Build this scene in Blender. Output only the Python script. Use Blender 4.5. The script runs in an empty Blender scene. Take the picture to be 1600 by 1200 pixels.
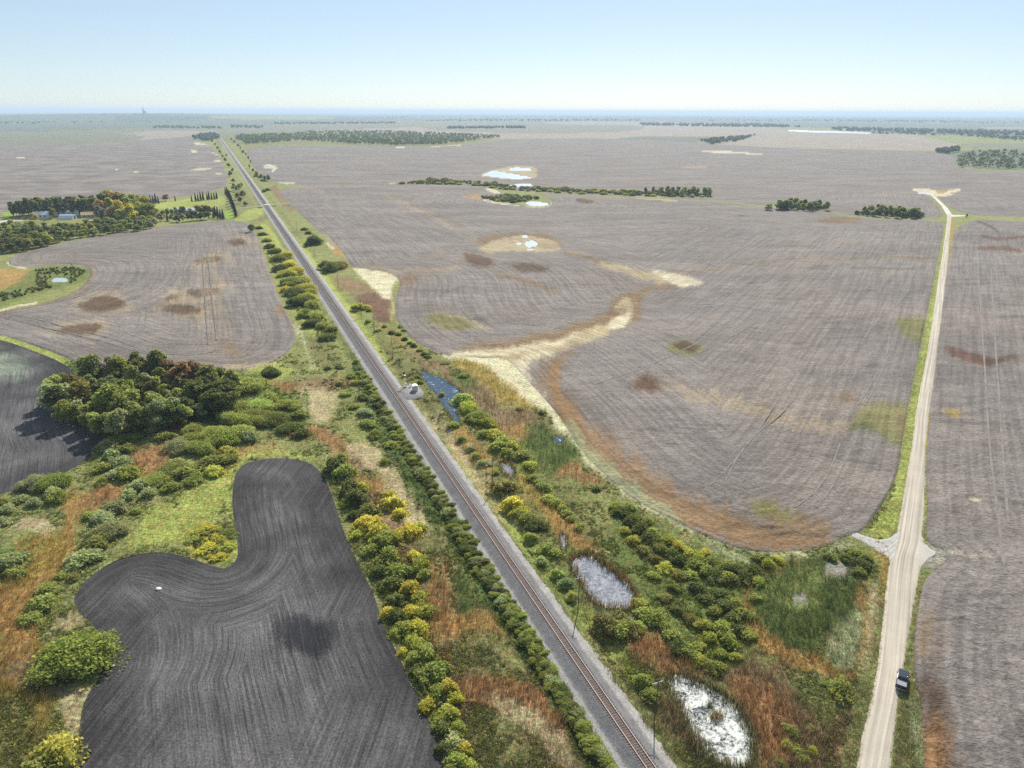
import bpy, math, random
import numpy as np
from math import radians, sin, cos, tan, atan2, pi, sqrt

# ------------------------------------------------------------------ camera, world, sun
S = bpy.context.scene
H = 108.0
PIT = math.atan2(426.0, 1110.0)
ROLL = radians(0.22)
F = 1110.0
fwd = np.array([0, cos(PIT), -sin(PIT)])
rt0 = np.array([1.0, 0, 0]); up0 = np.array([0, sin(PIT), cos(PIT)])
rt = rt0*cos(ROLL) + up0*sin(ROLL)
up = up0*cos(ROLL) - rt0*sin(ROLL)
from mathutils import Matrix, Vector
cam_d = bpy.data.cameras.new('camera'); cam = bpy.data.objects.new('camera', cam_d)
S.collection.objects.link(cam); S.camera = cam
cam_d.sensor_width = 36; cam_d.lens = F/1600*36
cam_d.clip_start = 0.5; cam_d.clip_end = 300000
cam.matrix_world = Matrix(((rt[0], up[0], -fwd[0], 0), (rt[1], up[1], -fwd[1], 0), (rt[2], up[2], -fwd[2], H), (0, 0, 0, 1)))

SUN_AZ = radians(11.9)      # right of +Y
SUN_EL = radians(38)
W = bpy.data.worlds.new('World'); S.world = W; W.use_nodes = True
nt = W.node_tree; bg = nt.nodes['Background']
sky = nt.nodes.new('ShaderNodeTexSky'); sky.sky_type = 'NISHITA'; sky.sun_disc = False
sky.sun_elevation = SUN_EL; sky.sun_rotation = SUN_AZ
sky.air_density = 0.8; sky.dust_density = 0.3; sky.ozone_density = 1.5; sky.altitude = 500
tn = nt.nodes.new('ShaderNodeVectorMath'); tn.operation = 'MULTIPLY'; tn.inputs[1].default_value = (.66, .65, .66)
nt.links.new(sky.outputs[0], tn.inputs[0]); ad = nt.nodes.new('ShaderNodeVectorMath'); ad.operation = 'ADD'; ad.inputs[1].default_value = (2.9, 3.65, 4.1)
nt.links.new(tn.outputs[0], ad.inputs[0]); nt.links.new(ad.outputs[0], bg.inputs[0]); bg.inputs[1].default_value = 0.061
sd = bpy.data.lights.new('sun', 'SUN'); sd.energy = 5.0; sd.angle = radians(0.5); sd.color = (1.0, 0.95, 0.87)
sun = bpy.data.objects.new('sun', sd); S.collection.objects.link(sun)
sdir = Vector((sin(SUN_AZ)*cos(SUN_EL), cos(SUN_AZ)*cos(SUN_EL), sin(SUN_EL)))
sun.rotation_euler = sdir.to_track_quat('Z', 'Y').to_euler()
sun.location = (0, 0, 500)
S.view_settings.view_transform = 'Standard'; S.view_settings.look = 'None'
S.view_settings.gamma = 1; S.view_settings.use_curve_mapping = False
S.view_settings.exposure = 0.62
S.cycles.volume_bounces = 0
S.cycles.max_bounces = 6; S.cycles.diffuse_bounces = 3; S.cycles.transmission_bounces = 3
S.cycles.transparent_max_bounces = 4
S.cycles.use_denoising = False

# ------------------------------------------------------------------ pixel <-> ground
def ray(px, py):
    px = np.asarray(px, float); py = np.asarray(py, float)
    a = px-800; b = 600-py
    return fwd[None]*F + rt[None]*a[..., None] + up[None]*b[..., None]
def G(px, py, z=0.0):
    """photo pixel -> point on the ground (metres)"""
    d = ray(np.atleast_1d(px), np.atleast_1d(py))
    t = (H-z)/np.maximum(-d[:, 2], 0.9)
    return d[:, 0]*t, d[:, 1]*t
def g1(px, py, z=0.0):
    x, y = G(px, py, z); return float(x[0]), float(y[0])
def P(x, y, z=0.0):
    """ground point -> photo pixel"""
    x = np.asarray(x, float); y = np.asarray(y, float)
    dz = z-H
    cx = x*rt[0]+y*rt[1]+dz*rt[2]; cy = x*up[0]+y*up[1]+dz*up[2]; cz = x*fwd[0]+y*fwd[1]+dz*fwd[2]
    cz = np.maximum(cz, 1e-3)
    return 800+F*cx/cz, 600-F*cy/cz
def mpp(px, py):
    """metres per photo pixel across the view"""
    d = ray(np.atleast_1d(px), np.atleast_1d(py)); return float(H/max(-d[0, 2], .9))
def poly(s): return np.array([[float(c) for c in p.split(',')] for p in s.split()])

# ------------------------------------------------------------------ noise
def _h(ix, iy, seed):
    n = (ix.astype(np.int64)*374761393 + iy.astype(np.int64)*668265263 + seed*2147483647) & 0xffffffff
    n = ((n ^ (n >> 13))*1274126177) & 0xffffffff
    n = (n ^ (n >> 16)) & 0xffffff
    return n/float(0xffffff)
def vn(x, y, seed=0):
    ix = np.floor(x); iy = np.floor(y); fx = x-ix; fy = y-iy
    fx = fx*fx*(3-2*fx); fy = fy*fy*(3-2*fy)
    a = _h(ix, iy, seed); b = _h(ix+1, iy, seed); c = _h(ix, iy+1, seed); d = _h(ix+1, iy+1, seed)
    return (a*(1-fx)+b*fx)*(1-fy)+(c*(1-fx)+d*fx)*fy
def fbm(x, y, seed=0, oc=4):
    s = 0; a = .5; t = 0
    for k in range(oc):
        s = s+a*vn(x, y, seed+k*17); t += a; a *= .5; x = x*2.03+5.1; y = y*2.03+1.7
    return s/t
def inpoly(px, py, pl):
    out = np.zeros(px.shape, bool)
    x0, y0 = pl.min(0)-1; x1, y1 = pl.max(0)+1
    m = np.where((px > x0) & (px < x1) & (py > y0) & (py < y1))[0]
    if len(m) == 0: return out
    X = px[m]; Y = py[m]; r = np.zeros(len(m), bool)
    n = len(pl)
    for i in range(n):
        ax, ay = pl[i]; bx, by = pl[(i+1) % n]
        if ay == by: continue
        c = ((ay > Y) != (by > Y)) & (X < (bx-ax)*(Y-ay)/(by-ay)+ax)
        r ^= c
    out[m] = r
    return out
def segdist(x, y, pl, closed=True):
    d = np.full(x.shape, 1e18); n = len(pl)
    for i in range(n if closed else n-1):
        ax, ay = pl[i]; bx, by = pl[(i+1) % n]
        vx, vy = bx-ax, by-ay; L = vx*vx+vy*vy+1e-9
        t = np.clip(((x-ax)*vx+(y-ay)*vy)/L, 0, 1)
        d = np.minimum(d, (x-ax-t*vx)**2+(y-ay-t*vy)**2)
    return np.sqrt(d)
def smooth_poly(pl, it=2, closed=True):
    for _ in range(it):
        q = []
        n = len(pl)
        if not closed: q.append(pl[0])
        for i in range(n if closed else n-1):
            a = pl[i]; b = pl[(i+1) % n]
            q.append(a*.75+b*.25); q.append(a*.25+b*.75)
        if not closed: q.append(pl[-1])
        pl = np.array(q)
    return pl

# ------------------------------------------------------------------ fields (photo outlines, back-projected on the ground)
FIELDS = {}
FIELDS['far_left'] = poly('-1200,262 -500,240 0,227 180,224 250,217 328,222 345,250 356,275 352,298 240,314 120,324 16,330 -500,372 -1200,420')
FIELDS['left'] = poly('12,410 20,400 60,388 120,375 180,365 240,355 300,348 380,344 394,354 408,385 420,425 440,475 458,505 463,530 450,552 425,566 390,576 360,580 290,578 200,580 130,572 90,553 40,536 0,523 -80,502 0,487 60,476 112,460 134,443 143,424 130,414 90,413 50,418 18,416')
FIELDS['plough_left'] = poly('-600,380 0,530 45,545 90,563 118,580 122,620 140,665 160,682 167,692 150,710 110,735 60,757 0,772 -600,960')
FIELDS['plough_front'] = poly('365,752 370,735 385,722 420,716 460,716 490,725 507,745 520,775 530,810 545,850 565,890 585,930 600,980 625,1030 650,1080 675,1130 700,1200 740,1500 90,1500 122,1200 125,1112 140,1080 163,1045 162,998 140,972 120,952 114,937 122,920 140,901 175,877 212,866 250,862 280,867 312,877 337,886 355,889 370,875 372,857 367,825 362,787')
FIELDS['north'] = poly('378,227 560,227 620,228 690,229 760,221 790,217 960,216 1080,222 1130,226 1200,230 1300,234 1470,236 1500,248 1486,262 1580,270 2300,282 2300,345 1600,340 1500,336 1462,306 1448,306 1478,336 1460,341 1330,338 1290,328 1190,321 1110,312 1000,308 870,303 780,296 750,290 620,289 560,288 430,291 395,262')
FIELDS['centre'] = poly('430,292 560,289 620,290 755,291 785,300 800,310 780,316 830,323 858,322 862,312 840,304 870,305 1000,310 1110,314 1190,323 1290,330 1330,341 1460,344 1477,347 1466,400 1452,470 1438,540 1425,600 1414,660 1408,700 1405,725 1395,760 1370,802 1345,834 1318,838 1295,852 1250,862 1170,864 1100,838 1050,812 990,782 950,748 905,702 878,655 850,622 815,585 790,558 765,560 730,558 700,556 680,550 650,535 625,510 617,490 618,462 628,440 610,425 575,420 548,418 540,400 525,382 512,368 498,362 470,335 447,314')
FIELDS['right'] = poly('1494,342 1600,346 2400,360 2400,1500 1450,1500 1443,1200 1440,1100 1428,1060 1428,1000 1436,940 1446,900 1475,884 1482,862 1450,852 1446,830 1449,790 1446,740 1452,640 1462,560 1472,480 1484,400')
FIELDS = {k: smooth_poly(v, 2) for k, v in FIELDS.items()}
FORDER = ['far_left', 'left', 'plough_left', 'plough_front', 'north', 'centre', 'right']

# ------------------------------------------------------------------ water outlines
POND = {
 'signal': '655,574 668,583 690,590 706,600 722,612 724,625 712,638 716,652 722,664 714,662 700,642 690,632 680,612 664,598',
 'marsh': '779,722 790,720 800,728 806,740 797,745 787,738',
 'gap': '874,832 884,836 886,848 881,860 876,850',
 'bright': '892,874 900,868 914,864 928,868 942,880 958,890 977,905 990,922 995,940 985,953 965,949 945,949 928,939 914,921 904,901 894,887',
 'near': '1040,1058 1060,1050 1085,1060 1115,1074 1142,1089 1162,1114 1177,1145 1182,1178 1174,1196 1150,1200 1120,1192 1096,1167 1077,1137 1062,1102 1046,1082',
 'lake': '751,273.5 760,270 768,266 790,269 815,274 833,277 825,279.5 790,279.5 775,276.5',
 'lake_top': '792,265.5 800,261 825,262 834,265.5 812,268',
 'lake_mid': '790,290 806,287 830,286 833,291 802,292',
 'lake_low': '823,314 850,315.5 859,319 845,322 822,320',
 'rail': '411,260.5 428,260 432,262.5 415,263.5',
 'road': '1431,299.5 1458,300.5 1456,304 1436,303.5',
 'slough_top': '814,367 826,367 827,371 817,372',
 'slough': '819,376 838,375 840,384 822,387',
 'slough_left': '806,378 816,379 814,382 806,382',
 'slough_low': '822,388 834,388 832,391 824,391',
 'left': '80,436 90,433 108,435 104,440 84,441',
 'reed': '866,682 876,680 882,688 876,694 868,690',
 'far': '1232,203 1250,203.5 1320,205.5 1362,207 1360,208.6 1320,208 1236,205.6',
}
POND = {k: smooth_poly(poly(v), 1) for k, v in POND.items()}

# ------------------------------------------------------------------ land cover (real colours of plants and soils)
C = dict(grass=(.225, .225, .085), bright=(.30, .315, .085), olive=(.19, .18, .07), straw=(.42, .34, .20), orange=(.36, .22, .08), obr=(.245, .155, .085), halo=(.31, .245, .165),
         rust=(.30, .165, .075), dk=(.085, .112, .032), mid=(.155, .18, .055), beige=(.56, .50, .345), tan=(.40, .33, .20), crop=(.214, .187, .167),
         crop2=(.225, .205, .2), spot=(.105, .066, .040), red=(.155, .085, .058), gold=(.30, .215, .06), pale=(.30, .31, .17), yel=(.30, .28, .06),
         soil=(.050, .047, .047), soilg=(.085, .098, .07), dark=(.009, .009, .011), gravel=(.36, .35, .33), brown=(.215, .145, .08), pink=(.33, .235, .19),
         farg=(.135, .148, .11), farb=(.095, .12, .09), farp=(.30, .24, .21), fary=(.26, .25, .13), fgreen=(.19, .178, .13), lawn=(.22, .33, .05), mud=(.28, .25, .22))
# (colour, class, soft px, outline)  class: g grass, r reeds, s short/bare, c crop patch, w woody floor
L = []
def A(col, cls, soft, s, key=None): L.append((C[col], cls, soft, smooth_poly(poly(s), 1)))
def E(col, cls, soft, cx, cy, rx, ry, rot=0):
    t = np.linspace(0, 2*pi, 15)[:-1]; x = rx*np.cos(t); y = ry*np.sin(t); r = radians(rot)
    L.append((C[col], cls, soft, np.stack([cx+x*cos(r)-y*sin(r), cy+x*sin(r)+y*cos(r)], 1)))
def K(col, cls, soft, w, s):
    p = [[float(c) for c in q.split(',')] for q in s.split()]
    p = smooth_poly(np.array([q if len(q) > 2 else q+[w] for q in p]), 1, False)
    l = []; r = []
    for i in range(len(p)):
        a = p[max(i-1, 0)][:2]; b = p[min(i+1, len(p)-1)][:2]; d = b-a; d = d/(np.hypot(*d)+1e-9)
        n = np.array([-d[1], d[0]])*p[i][2]/2
        l.append(p[i][:2]+n); r.append(p[i][:2]-n)
    L.append((C[col], cls, soft, np.array(l+r[::-1])))
# --- far country
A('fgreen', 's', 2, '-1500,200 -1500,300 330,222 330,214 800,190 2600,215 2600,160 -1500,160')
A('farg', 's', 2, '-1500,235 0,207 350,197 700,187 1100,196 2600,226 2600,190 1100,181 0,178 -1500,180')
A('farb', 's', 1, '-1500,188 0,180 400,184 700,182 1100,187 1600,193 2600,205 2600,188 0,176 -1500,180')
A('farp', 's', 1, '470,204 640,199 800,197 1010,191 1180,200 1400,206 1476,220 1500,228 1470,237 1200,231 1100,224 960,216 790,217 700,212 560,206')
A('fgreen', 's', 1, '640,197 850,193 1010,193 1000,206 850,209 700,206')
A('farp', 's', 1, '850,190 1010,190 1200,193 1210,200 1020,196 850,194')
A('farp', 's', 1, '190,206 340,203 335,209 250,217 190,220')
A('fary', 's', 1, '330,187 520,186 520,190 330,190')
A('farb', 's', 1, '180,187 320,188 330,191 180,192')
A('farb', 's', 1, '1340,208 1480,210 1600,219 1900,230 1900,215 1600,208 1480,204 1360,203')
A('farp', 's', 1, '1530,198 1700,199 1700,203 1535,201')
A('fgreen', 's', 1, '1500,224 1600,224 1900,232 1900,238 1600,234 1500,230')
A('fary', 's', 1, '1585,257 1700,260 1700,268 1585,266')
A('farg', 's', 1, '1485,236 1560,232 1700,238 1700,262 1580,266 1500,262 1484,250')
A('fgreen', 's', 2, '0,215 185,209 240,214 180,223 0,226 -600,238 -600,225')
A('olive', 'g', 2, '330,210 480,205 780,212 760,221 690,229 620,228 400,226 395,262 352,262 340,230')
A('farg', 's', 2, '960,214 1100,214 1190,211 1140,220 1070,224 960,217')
# --- railway corridor north
A('grass', 'g', 2, '342,222 380,226 400,262 430,291 447,314 475,338 500,362 525,390 548,418 560,470 600,500 640,540 700,560 760,565 700,700 560,700 460,560 463,530 440,475 410,385 394,354 352,320 350,260')
K('brown', 'g', 3, 12, '424,290 440,312 458,330')
A('olive', 'g', 4, '352,298 400,300 420,345 395,350 360,345 350,320')
A('bright', 'g', 2, '360,350 380,330 410,322 416,330 395,345')
A('pink', 's', 4, '500,360 512,366 545,400 548,416 530,396')
A('brown', 'g', 4, '498,438 548,432 590,450 612,470 606,500 585,470 545,462')
A('red', 'g', 3, '548,470 568,458 596,452 612,462 606,500 590,488')
E('red', 'g', 2, 598, 494, 14, 9, 20)
A('brown', 's', 3, '545,405 560,400 590,404 640,425 628,440 600,430')
A('orange', 's', 2, '518,385 528,382 540,388 544,400 534,402 522,396')
A('beige', 's', 3, '549,417 575,419 612,427 628,432 614,446 612,468 600,466 590,452 574,440 560,430')
K('beige', 's', 1.5, 4, '511,380 517,386 522,389')
K('tan', 's', 2, 4, '614,468 616,480 612,500')
A('bright', 'g', 4, '470,365 492,400 520,430 540,470 570,500 610,545 628,560 610,575 575,540 540,500 500,445 470,395')
A('gold', 'g', 4, '590,505 630,520 640,545 620,540')
A('brown', 'r', 4, '628,535 660,545 690,565 730,580 720,590 690,580 650,572 640,560')
A('bright', 'g', 2, '608,535 622,545 632,570 626,578 612,560')
# west side of track
A('bright', 'g', 3, '400,345 420,350 450,400 480,450 500,500 520,530 500,540 460,500 440,450 415,390')
A('grass', 'g', 3, '463,530 520,525 600,640 560,700 520,680 470,640 420,600 400,575 450,552')
K('beige', 's', 3, 3, '456,505,3 466,525,3 478,545,4 486,560,3 490,580,2')
K('tan', 's', 2, 4, '360,580,4 395,575,5 430,566,4')
A('bright', 'g', 3, '385,575 440,565 460,575 440,592 400,595')
A('olive', 'g', 3, '480,530 520,540 545,570 520,580 480,565')
A('rust', 'r', 4, '402,598 450,590 470,600 468,618 430,608 405,612')
A('straw', 'g', 4, '480,596 540,620 530,650 500,670 470,640 455,612')
A('mid', 'g', 5, '430,600 470,608 478,640 440,655 415,640')
A('brown', 'g', 4, '460,594 560,592 560,604 500,612 470,606')
A('rust', 'r', 4, '400,672 450,668 520,670 545,700 548,730 530,715 505,690 450,684 400,690')
A('mid', 'g', 5, '395,680 470,680 500,692 480,700 400,702')
A('grass', 'g', 4, '520,620 580,640 620,700 640,740 600,730 560,690 530,660')
# strip between plough and track, south
A('brown', 'g', 5, '540,690 600,720 640,760 680,820 720,880 760,950 820,1040 880,1120 930,1210 990,1500 740,1500 690,1130 660,1040 640,960 620,900 580,820 545,760')
A('straw', 'g', 4, '545,690 600,700 630,730 650,780 685,830 660,830 620,780 580,740 550,715')
A('orange', 'r', 4, '550,745 580,740 610,745 606,765 570,765 552,760')
A('olive', 'g', 4, '555,735 590,730 600,745 570,750')
A('straw', 'g', 4, '620,765 660,790 690,825 670,835 640,815 615,800')
A('olive', 'g', 5, '650,820 690,840 740,900 720,960 680,930 655,860')
A('rust', 'r', 5, '672,860 690,880 700,950 690,1040 672,1010 668,930')
A('dk', 'r', 5, '712,880 745,900 765,950 755,990 720,975 705,930')
A('orange', 'r', 5, '680,960 720,965 790,960 810,1000 760,1010 700,1010')
A('olive', 'g', 5, '690,1000 790,985 830,1040 830,1080 760,1070 700,1040')
A('rust', 'r', 5, '700,1070 780,1060 850,1080 890,1130 850,1140 780,1110 730,1100')
A('straw', 'g', 5, '760,1085 830,1100 900,1170 940,1230 900,1240 850,1160 790,1120')
A('olive', 'g', 6, '735,1105 800,1120 860,1190 880,1260 880,1500 750,1500 715,1200')
# --- track west hedge floor
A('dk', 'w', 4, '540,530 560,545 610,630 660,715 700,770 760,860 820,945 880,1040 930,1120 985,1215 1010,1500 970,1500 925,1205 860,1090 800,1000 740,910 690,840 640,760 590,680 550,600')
K('pink', 's', 2, 5, '566,560 620,650 700,770 800,915 900,1060 1000,1210')
# --- left wetlands
A('grass', 'g', 3, '-600,330 0,345 20,330 240,318 350,300 352,345 240,355 60,388 12,410 18,416 143,424 134,443 60,476 0,487 -80,502 0,523 130,574 200,580 180,600 120,590 40,545 0,530 -600,385')
A('orange', 'g', 3, '-100,425 0,420 60,425 80,440 40,452 0,452 -100,462')
A('mid', 'g', 3, '50,422 95,414 136,418 140,426 130,442 80,455 40,470 0,480 -100,500 -100,460 20,455')
A('bright', 'g', 2, '0,524 40,533 92,552 132,573 112,577 60,556 0,533 -200,476 -200,468')
K('beige', 's', 1, 3, '12,411 25,417 42,420')
K('beige', 's', 1, 2.5, '-20,490 20,480 60,474')
A('lawn', 's', 1, '3,329 16,327 22,336 30,337 8,340')
A('lawn', 's', 1, '350,329 360,328 366,342 352,343')
A('mud', 's', 1, '-40,345 0,345 36,342 36,345 0,348 -40,349')
A('tan', 's', 1, '128,336 140,331 151,332 150,343 130,345')
A('bright', 'g', 2, '235,318 352,302 352,326 240,330')
# --- left front
A('grass', 'g', 4, '-600,830 0,772 110,737 167,695 165,680 250,675 370,640 480,690 500,722 460,712 380,718 360,745 365,860 355,885 300,870 212,862 140,897 112,935 130,965 160,1000 160,1040 122,1110 118,1500 -600,1500')
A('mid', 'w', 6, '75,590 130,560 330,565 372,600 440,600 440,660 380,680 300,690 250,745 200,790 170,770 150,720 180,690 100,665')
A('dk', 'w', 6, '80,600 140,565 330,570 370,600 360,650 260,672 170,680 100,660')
A('rust', 'r', 3, '200,700 212,680 240,668 300,660 325,665 300,690 262,720 250,745 235,752 205,748 200,730')
A('olive', 'g', 3, '215,690 240,680 262,682 245,700 222,702')
A('orange', 'r', 4, '-600,1100 0,905 60,860 105,815 110,790 150,770 180,758 194,760 190,780 160,795 130,815 125,850 100,890 70,915 45,945 30,975 0,1020 -600,1300')
A('rust', 'r', 3, '140,775 185,757 194,764 180,785 150,795 130,800')
A('gold', 'r', 4, '0,860 50,840 100,830 118,845 90,880 60,910 0,920 -300,980 -300,900')
A('straw', 'g', 4, '10,822 60,808 80,818 70,836 20,834')
A('mid', 'g', 5, '-200,850 0,845 30,860 38,890 10,905 -200,930')
A('orange', 'r', 3, '100,775 125,765 120,790 100,800 96,790')
A('gold', 'r', 5, '-600,1250 0,985 40,985 80,1030 90,1070 60,1130 40,1230 -600,1500')
A('olive', 'g', 5, '-600,1400 0,1080 40,1090 50,1200 40,1500 -600,1500')
A('brown', 'g', 5, '0,1000 60,1030 110,1065 100,1090 50,1090 0,1060')
A('orange', 'r', 4, '0,950 30,930 60,960 50,1000 20,1040 0,1040')
A('straw', 'g', 4, '75,985 110,950 120,955 135,972 90,985 60,1005')
A('straw', 'g', 4, '85,1090 135,1065 140,1082 124,1112 120,1180 100,1130')
A('bright', 'g', 5, '210,812 300,770 345,735 380,715 362,745 360,790 330,830 240,858 200,862')
A('orange', 'g', 6, '320,745 350,725 400,712 440,704 400,700 340,715')
A('yel', 'g', 6, '295,838 312,822 335,828 350,850 366,868 350,876 325,866 305,858')
A('bright', 'g', 3, '352,850 370,830 372,862 366,884 345,885 310,872')
K('bright', 'g', 2, 8, '358,745 366,728 384,715 420,709 462,709 495,718')
# --- east side of the track
A('olive', 'g', 4, '600,510 640,540 720,640 800,760 900,870 1010,1010 1100,1130 1180,1230 1250,1500 1150,1500 1040,1210 900,990 780,800 660,640 590,540')
A('bright', 'g', 4, '700,690 720,700 800,800 900,920 960,1000 1020,1075 1030,1100 980,1060 900,965 820,860 740,755 700,705')
A('straw', 'g', 6, '660,640 680,645 760,740 830,830 800,815 720,725')
A('mid', 'g', 5, '800,860 850,855 890,890 905,940 930,985 900,970 850,905')
A('olive', 'g', 5, '640,520 660,545 720,575 760,570 790,580 850,628 880,660 905,705 950,750 1000,790 1060,818 1110,842 1170,868 1250,866 1300,855 1335,842 1386,862 1388,900 1375,1000 1360,1060 1340,1120 1320,1210 1310,1500 1200,1500 1180,1230 1100,1130 1010,1010 900,870 800,760 720,640')
A('brown', 'r', 5, '650,560 700,572 740,590 770,600 800,650 770,660 730,620 690,588')
A('gold', 'r', 5, '690,562 760,566 800,590 840,620 850,640 800,640 760,600')
A('dk', 'r', 5, '700,575 740,585 760,610 730,615 712,598')
A('orange', 'r', 4, '712,665 735,672 760,700 780,730 776,750 750,725 728,700 712,685')
A('brown', 'r', 4, '780,640 840,640 850,665 830,690 800,685 775,660')
A('orange', 'r', 4, '790,668 835,662 838,685 808,694 792,685')
A('dk', 'r', 5, '828,660 865,665 888,690 908,705 900,720 862,740 830,735 818,700')
A('mid', 'r', 5, '800,690 840,700 850,740 820,745 800,715')
A('rust', 'r', 4, '862,735 895,722 922,735 945,752 930,757 890,750')
A('gold', 'r', 4, '800,735 830,745 860,790 880,830 872,835 845,800 815,760')
A('orange', 'r', 4, '840,755 870,785 900,815 925,850 925,862 895,862 875,835 850,795')
A('rust', 'r', 4, '880,810 905,825 925,850 918,858 895,840')
A('dk', 'r', 4, '875,852 925,862 945,878 985,905 1000,930 1000,955 985,950 985,925 950,895 915,872 890,868')
A('grass', 'g', 6, '855,735 880,745 940,755 1000,785 1060,815 1100,840 1100,870 1040,860 960,830 900,800')
A('mid', 'g', 6, '960,800 1040,830 1120,870 1190,890 1200,960 1160,1020 1110,1040 1040,1000 990,930 950,870')
A('olive', 'g', 6, '930,850 980,900 1040,980 1090,1030 1060,1040 1010,985 960,920')
K('beige', 's', 4, 14, '690,556,5 730,557,8 770,566,18 800,580,34 830,606,40 858,635,14 880,668,10')
K('beige', 's', 3, 7, '870,650 900,695 950,745 1000,785 1050,810 1100,833')
K('pale', 'g', 3, 12, '880,650 925,705 975,755 1040,800 1110,838 1180,862 1260,866')
K('pale', 'g', 3, 10, '1100,850 1180,880 1250,880 1330,852')
A('rust', 'r', 5, '965,995 1000,985 1050,1000 1080,1030 1100,1060 1060,1050 1030,1050 1000,1030')
A('brown', 'r', 6, '1085,1035 1150,1045 1200,1030 1260,1060 1290,1110 1280,1210 1290,1500 1190,1500 1184,1180 1170,1110 1140,1080')
A('rust', 'r', 6, '1130,1050 1190,1060 1230,1110 1230,1210 1190,1200 1180,1140')
A('grass', 'g', 6, '1215,1045 1300,1050 1330,1090 1310,1150 1260,1130 1230,1090')
A('brown', 'g', 5, '1290,1120 1320,1110 1340,1130 1320,1210 1290,1210')
A('olive', 'g', 4, '905,960 930,985 975,1040 1010,1090 1040,1130 1080,1180 1100,1240 1090,1500 1060,1500 1035,1215 960,1090')
A('brown', 'r', 4, '1030,1075 1045,1085 1062,1110 1075,1140 1095,1170 1090,1185 1060,1150 1035,1110')
# marsh right
A('orange', 'r', 3, '1155,940 1165,925 1190,960 1215,1000 1260,1030 1300,1050 1345,1060 1342,1066 1300,1064 1230,1045 1180,1000')
A('orange', 'r', 4, '1160,935 1180,905 1200,885 1240,872 1260,875 1200,910 1178,950')
A('dk', 'r', 4, '1170,935 1190,900 1225,880 1265,868 1310,872 1330,895 1345,925 1335,960 1300,980 1280,1010 1260,1028 1215,1005 1185,965')
A('mid', 'r', 4, '1200,900 1260,880 1290,900 1280,950 1240,960 1205,940')
A('mud', 's', 4, '1284,880 1305,874 1322,885 1318,900 1298,912 1284,905')
A('orange', 'r', 4, '1330,910 1345,915 1352,940 1340,960 1332,935')
A('mud', 's', 3, '1238,925 1252,925 1256,942 1246,948 1240,940')
A('pale', 'r', 4, '1278,1020 1300,985 1325,950 1345,945 1352,970 1340,1020 1325,1050 1290,1038')
A('orange', 'g', 4, '1345,930 1356,945 1355,1010 1348,1050 1335,1055 1345,1010')
# --- road verges
A('bright', 'g', 2, '1478,345 1470,400 1456,470 1441,540 1428,600 1416,660 1410,700 1406,730 1396,765 1372,802 1347,834 1396,848 1408,790 1424,700 1438,600 1458,500 1474,400 1482,345')
A('gold', 's', 2, '1484,345 1494,345 1486,400 1474,480 1464,560 1454,640 1448,720 1442,720 1446,640 1456,560 1466,480 1478,400')
A('olive', 'g', 3, '1386,870 1390,880 1378,1000 1362,1060 1338,1200 1330,1500 1290,1500 1310,1180 1340,1080 1362,980 1372,900')
A('straw', 'g', 3, '1352,925 1366,905 1368,960 1360,1010 1350,1050 1342,1050 1354,1000')
A('olive', 'g', 3, '1432,900 1442,915 1430,1000 1432,1060 1445,1130 1450,1210 1460,1500 1400,1500 1396,1210 1408,1090 1420,1000')
A('pale', 'g', 3, '1425,1085 1440,1100 1448,1200 1440,1210 1430,1150')
A('mud', 's', 4, '1440,848 1482,852 1488,868 1470,884 1440,892 1436,870')
A('gold', 'g', 2, '1355,855 1384,865 1388,890 1384,960 1376,940 1374,890')
A('grass', 'g', 4, '1320,848 1350,855 1372,880 1366,910 1350,900 1330,870')
# crop-field patches ----------------------------------------------------------
NL0 = len(L)
# north field
A('beige', 's', 1, '420,288.5 430,286 447,285 463,286 455,288 436,290')
A('beige', 's', 1, '411,259 416,257 428,258 434,262 430,266 426,270 424,267 428,263 412,262')
A('tan', 's', 1, '748,275 762,268 782,264 800,259 830,260 842,265 838,271 842,274 834,279 790,281 770,278')
A('beige', 's', 1, '1094,235 1120,235 1150,237 1196,241 1190,242 1150,240 1100,238')
A('pink', 's', 1, '1062,262 1080,259 1112,261 1105,263 1070,264')
A('beige', 's', 1, '1422,297 1435,294 1460,297 1485,296 1500,295 1500,299 1480,302 1496,305 1462,307 1440,303')
A('gold', 's', 1, '1460,297 1482,296 1478,302 1462,302')
A('beige', 's', 1, '1486,296 1502,297 1500,299 1490,298')
A('beige', 's', 1, '616,229 635,229 634,231 618,231')
A('beige', 's', 1, '670,227 720,226 720,228 672,229')
A('tan', 's', 1, '602,287 620,285 618,288')
A('tan', 's', 2, '1480,336 1510,338 1520,342 1492,344')
# centre field
A('beige', 's', 1, '757,293 775,296 786,303 776,303 762,299')
A('orange', 's', 1, '722,306 740,304 756,307 754,312 740,311')
A('beige', 's', 1, '752,311 780,317 810,321 840,323 858,321 862,316 856,313 864,320 846,325 800,322 760,316')
A('spot', 's', 2, '895,311 920,312 935,317 905,319')
A('tan', 's', 1, '985,308 1010,307 1060,313 1058,316 1010,313')
A('brown', 's', 2, '1270,348 1300,340 1340,338 1346,344 1330,349')
A('tan', 's', 3, '748,390 770,378 800,370 860,370 878,385 870,392 840,395 790,392 768,400')
A('brown', 's', 3, '742,378 760,370 800,364 850,366 878,378 876,388 860,372 810,368 770,376 758,388')
A('tan', 's', 2, '806,366 840,370 852,384 838,392 812,390 800,380')
A('halo', 's', 3, '838,378 868,376 876,388 850,390 840,386')
A('spot', 's', 4, '725,396 745,400 775,408 772,418 745,420 730,406')
E('spot', 's', 4, 828, 420, 30, 7, 4)
K('brown', 's', 3, 6, '778,430 820,440 860,452 870,460')
K('brown', 's', 3, 4, '880,395 920,403 945,412,10 975,422 1010,428')
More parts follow.
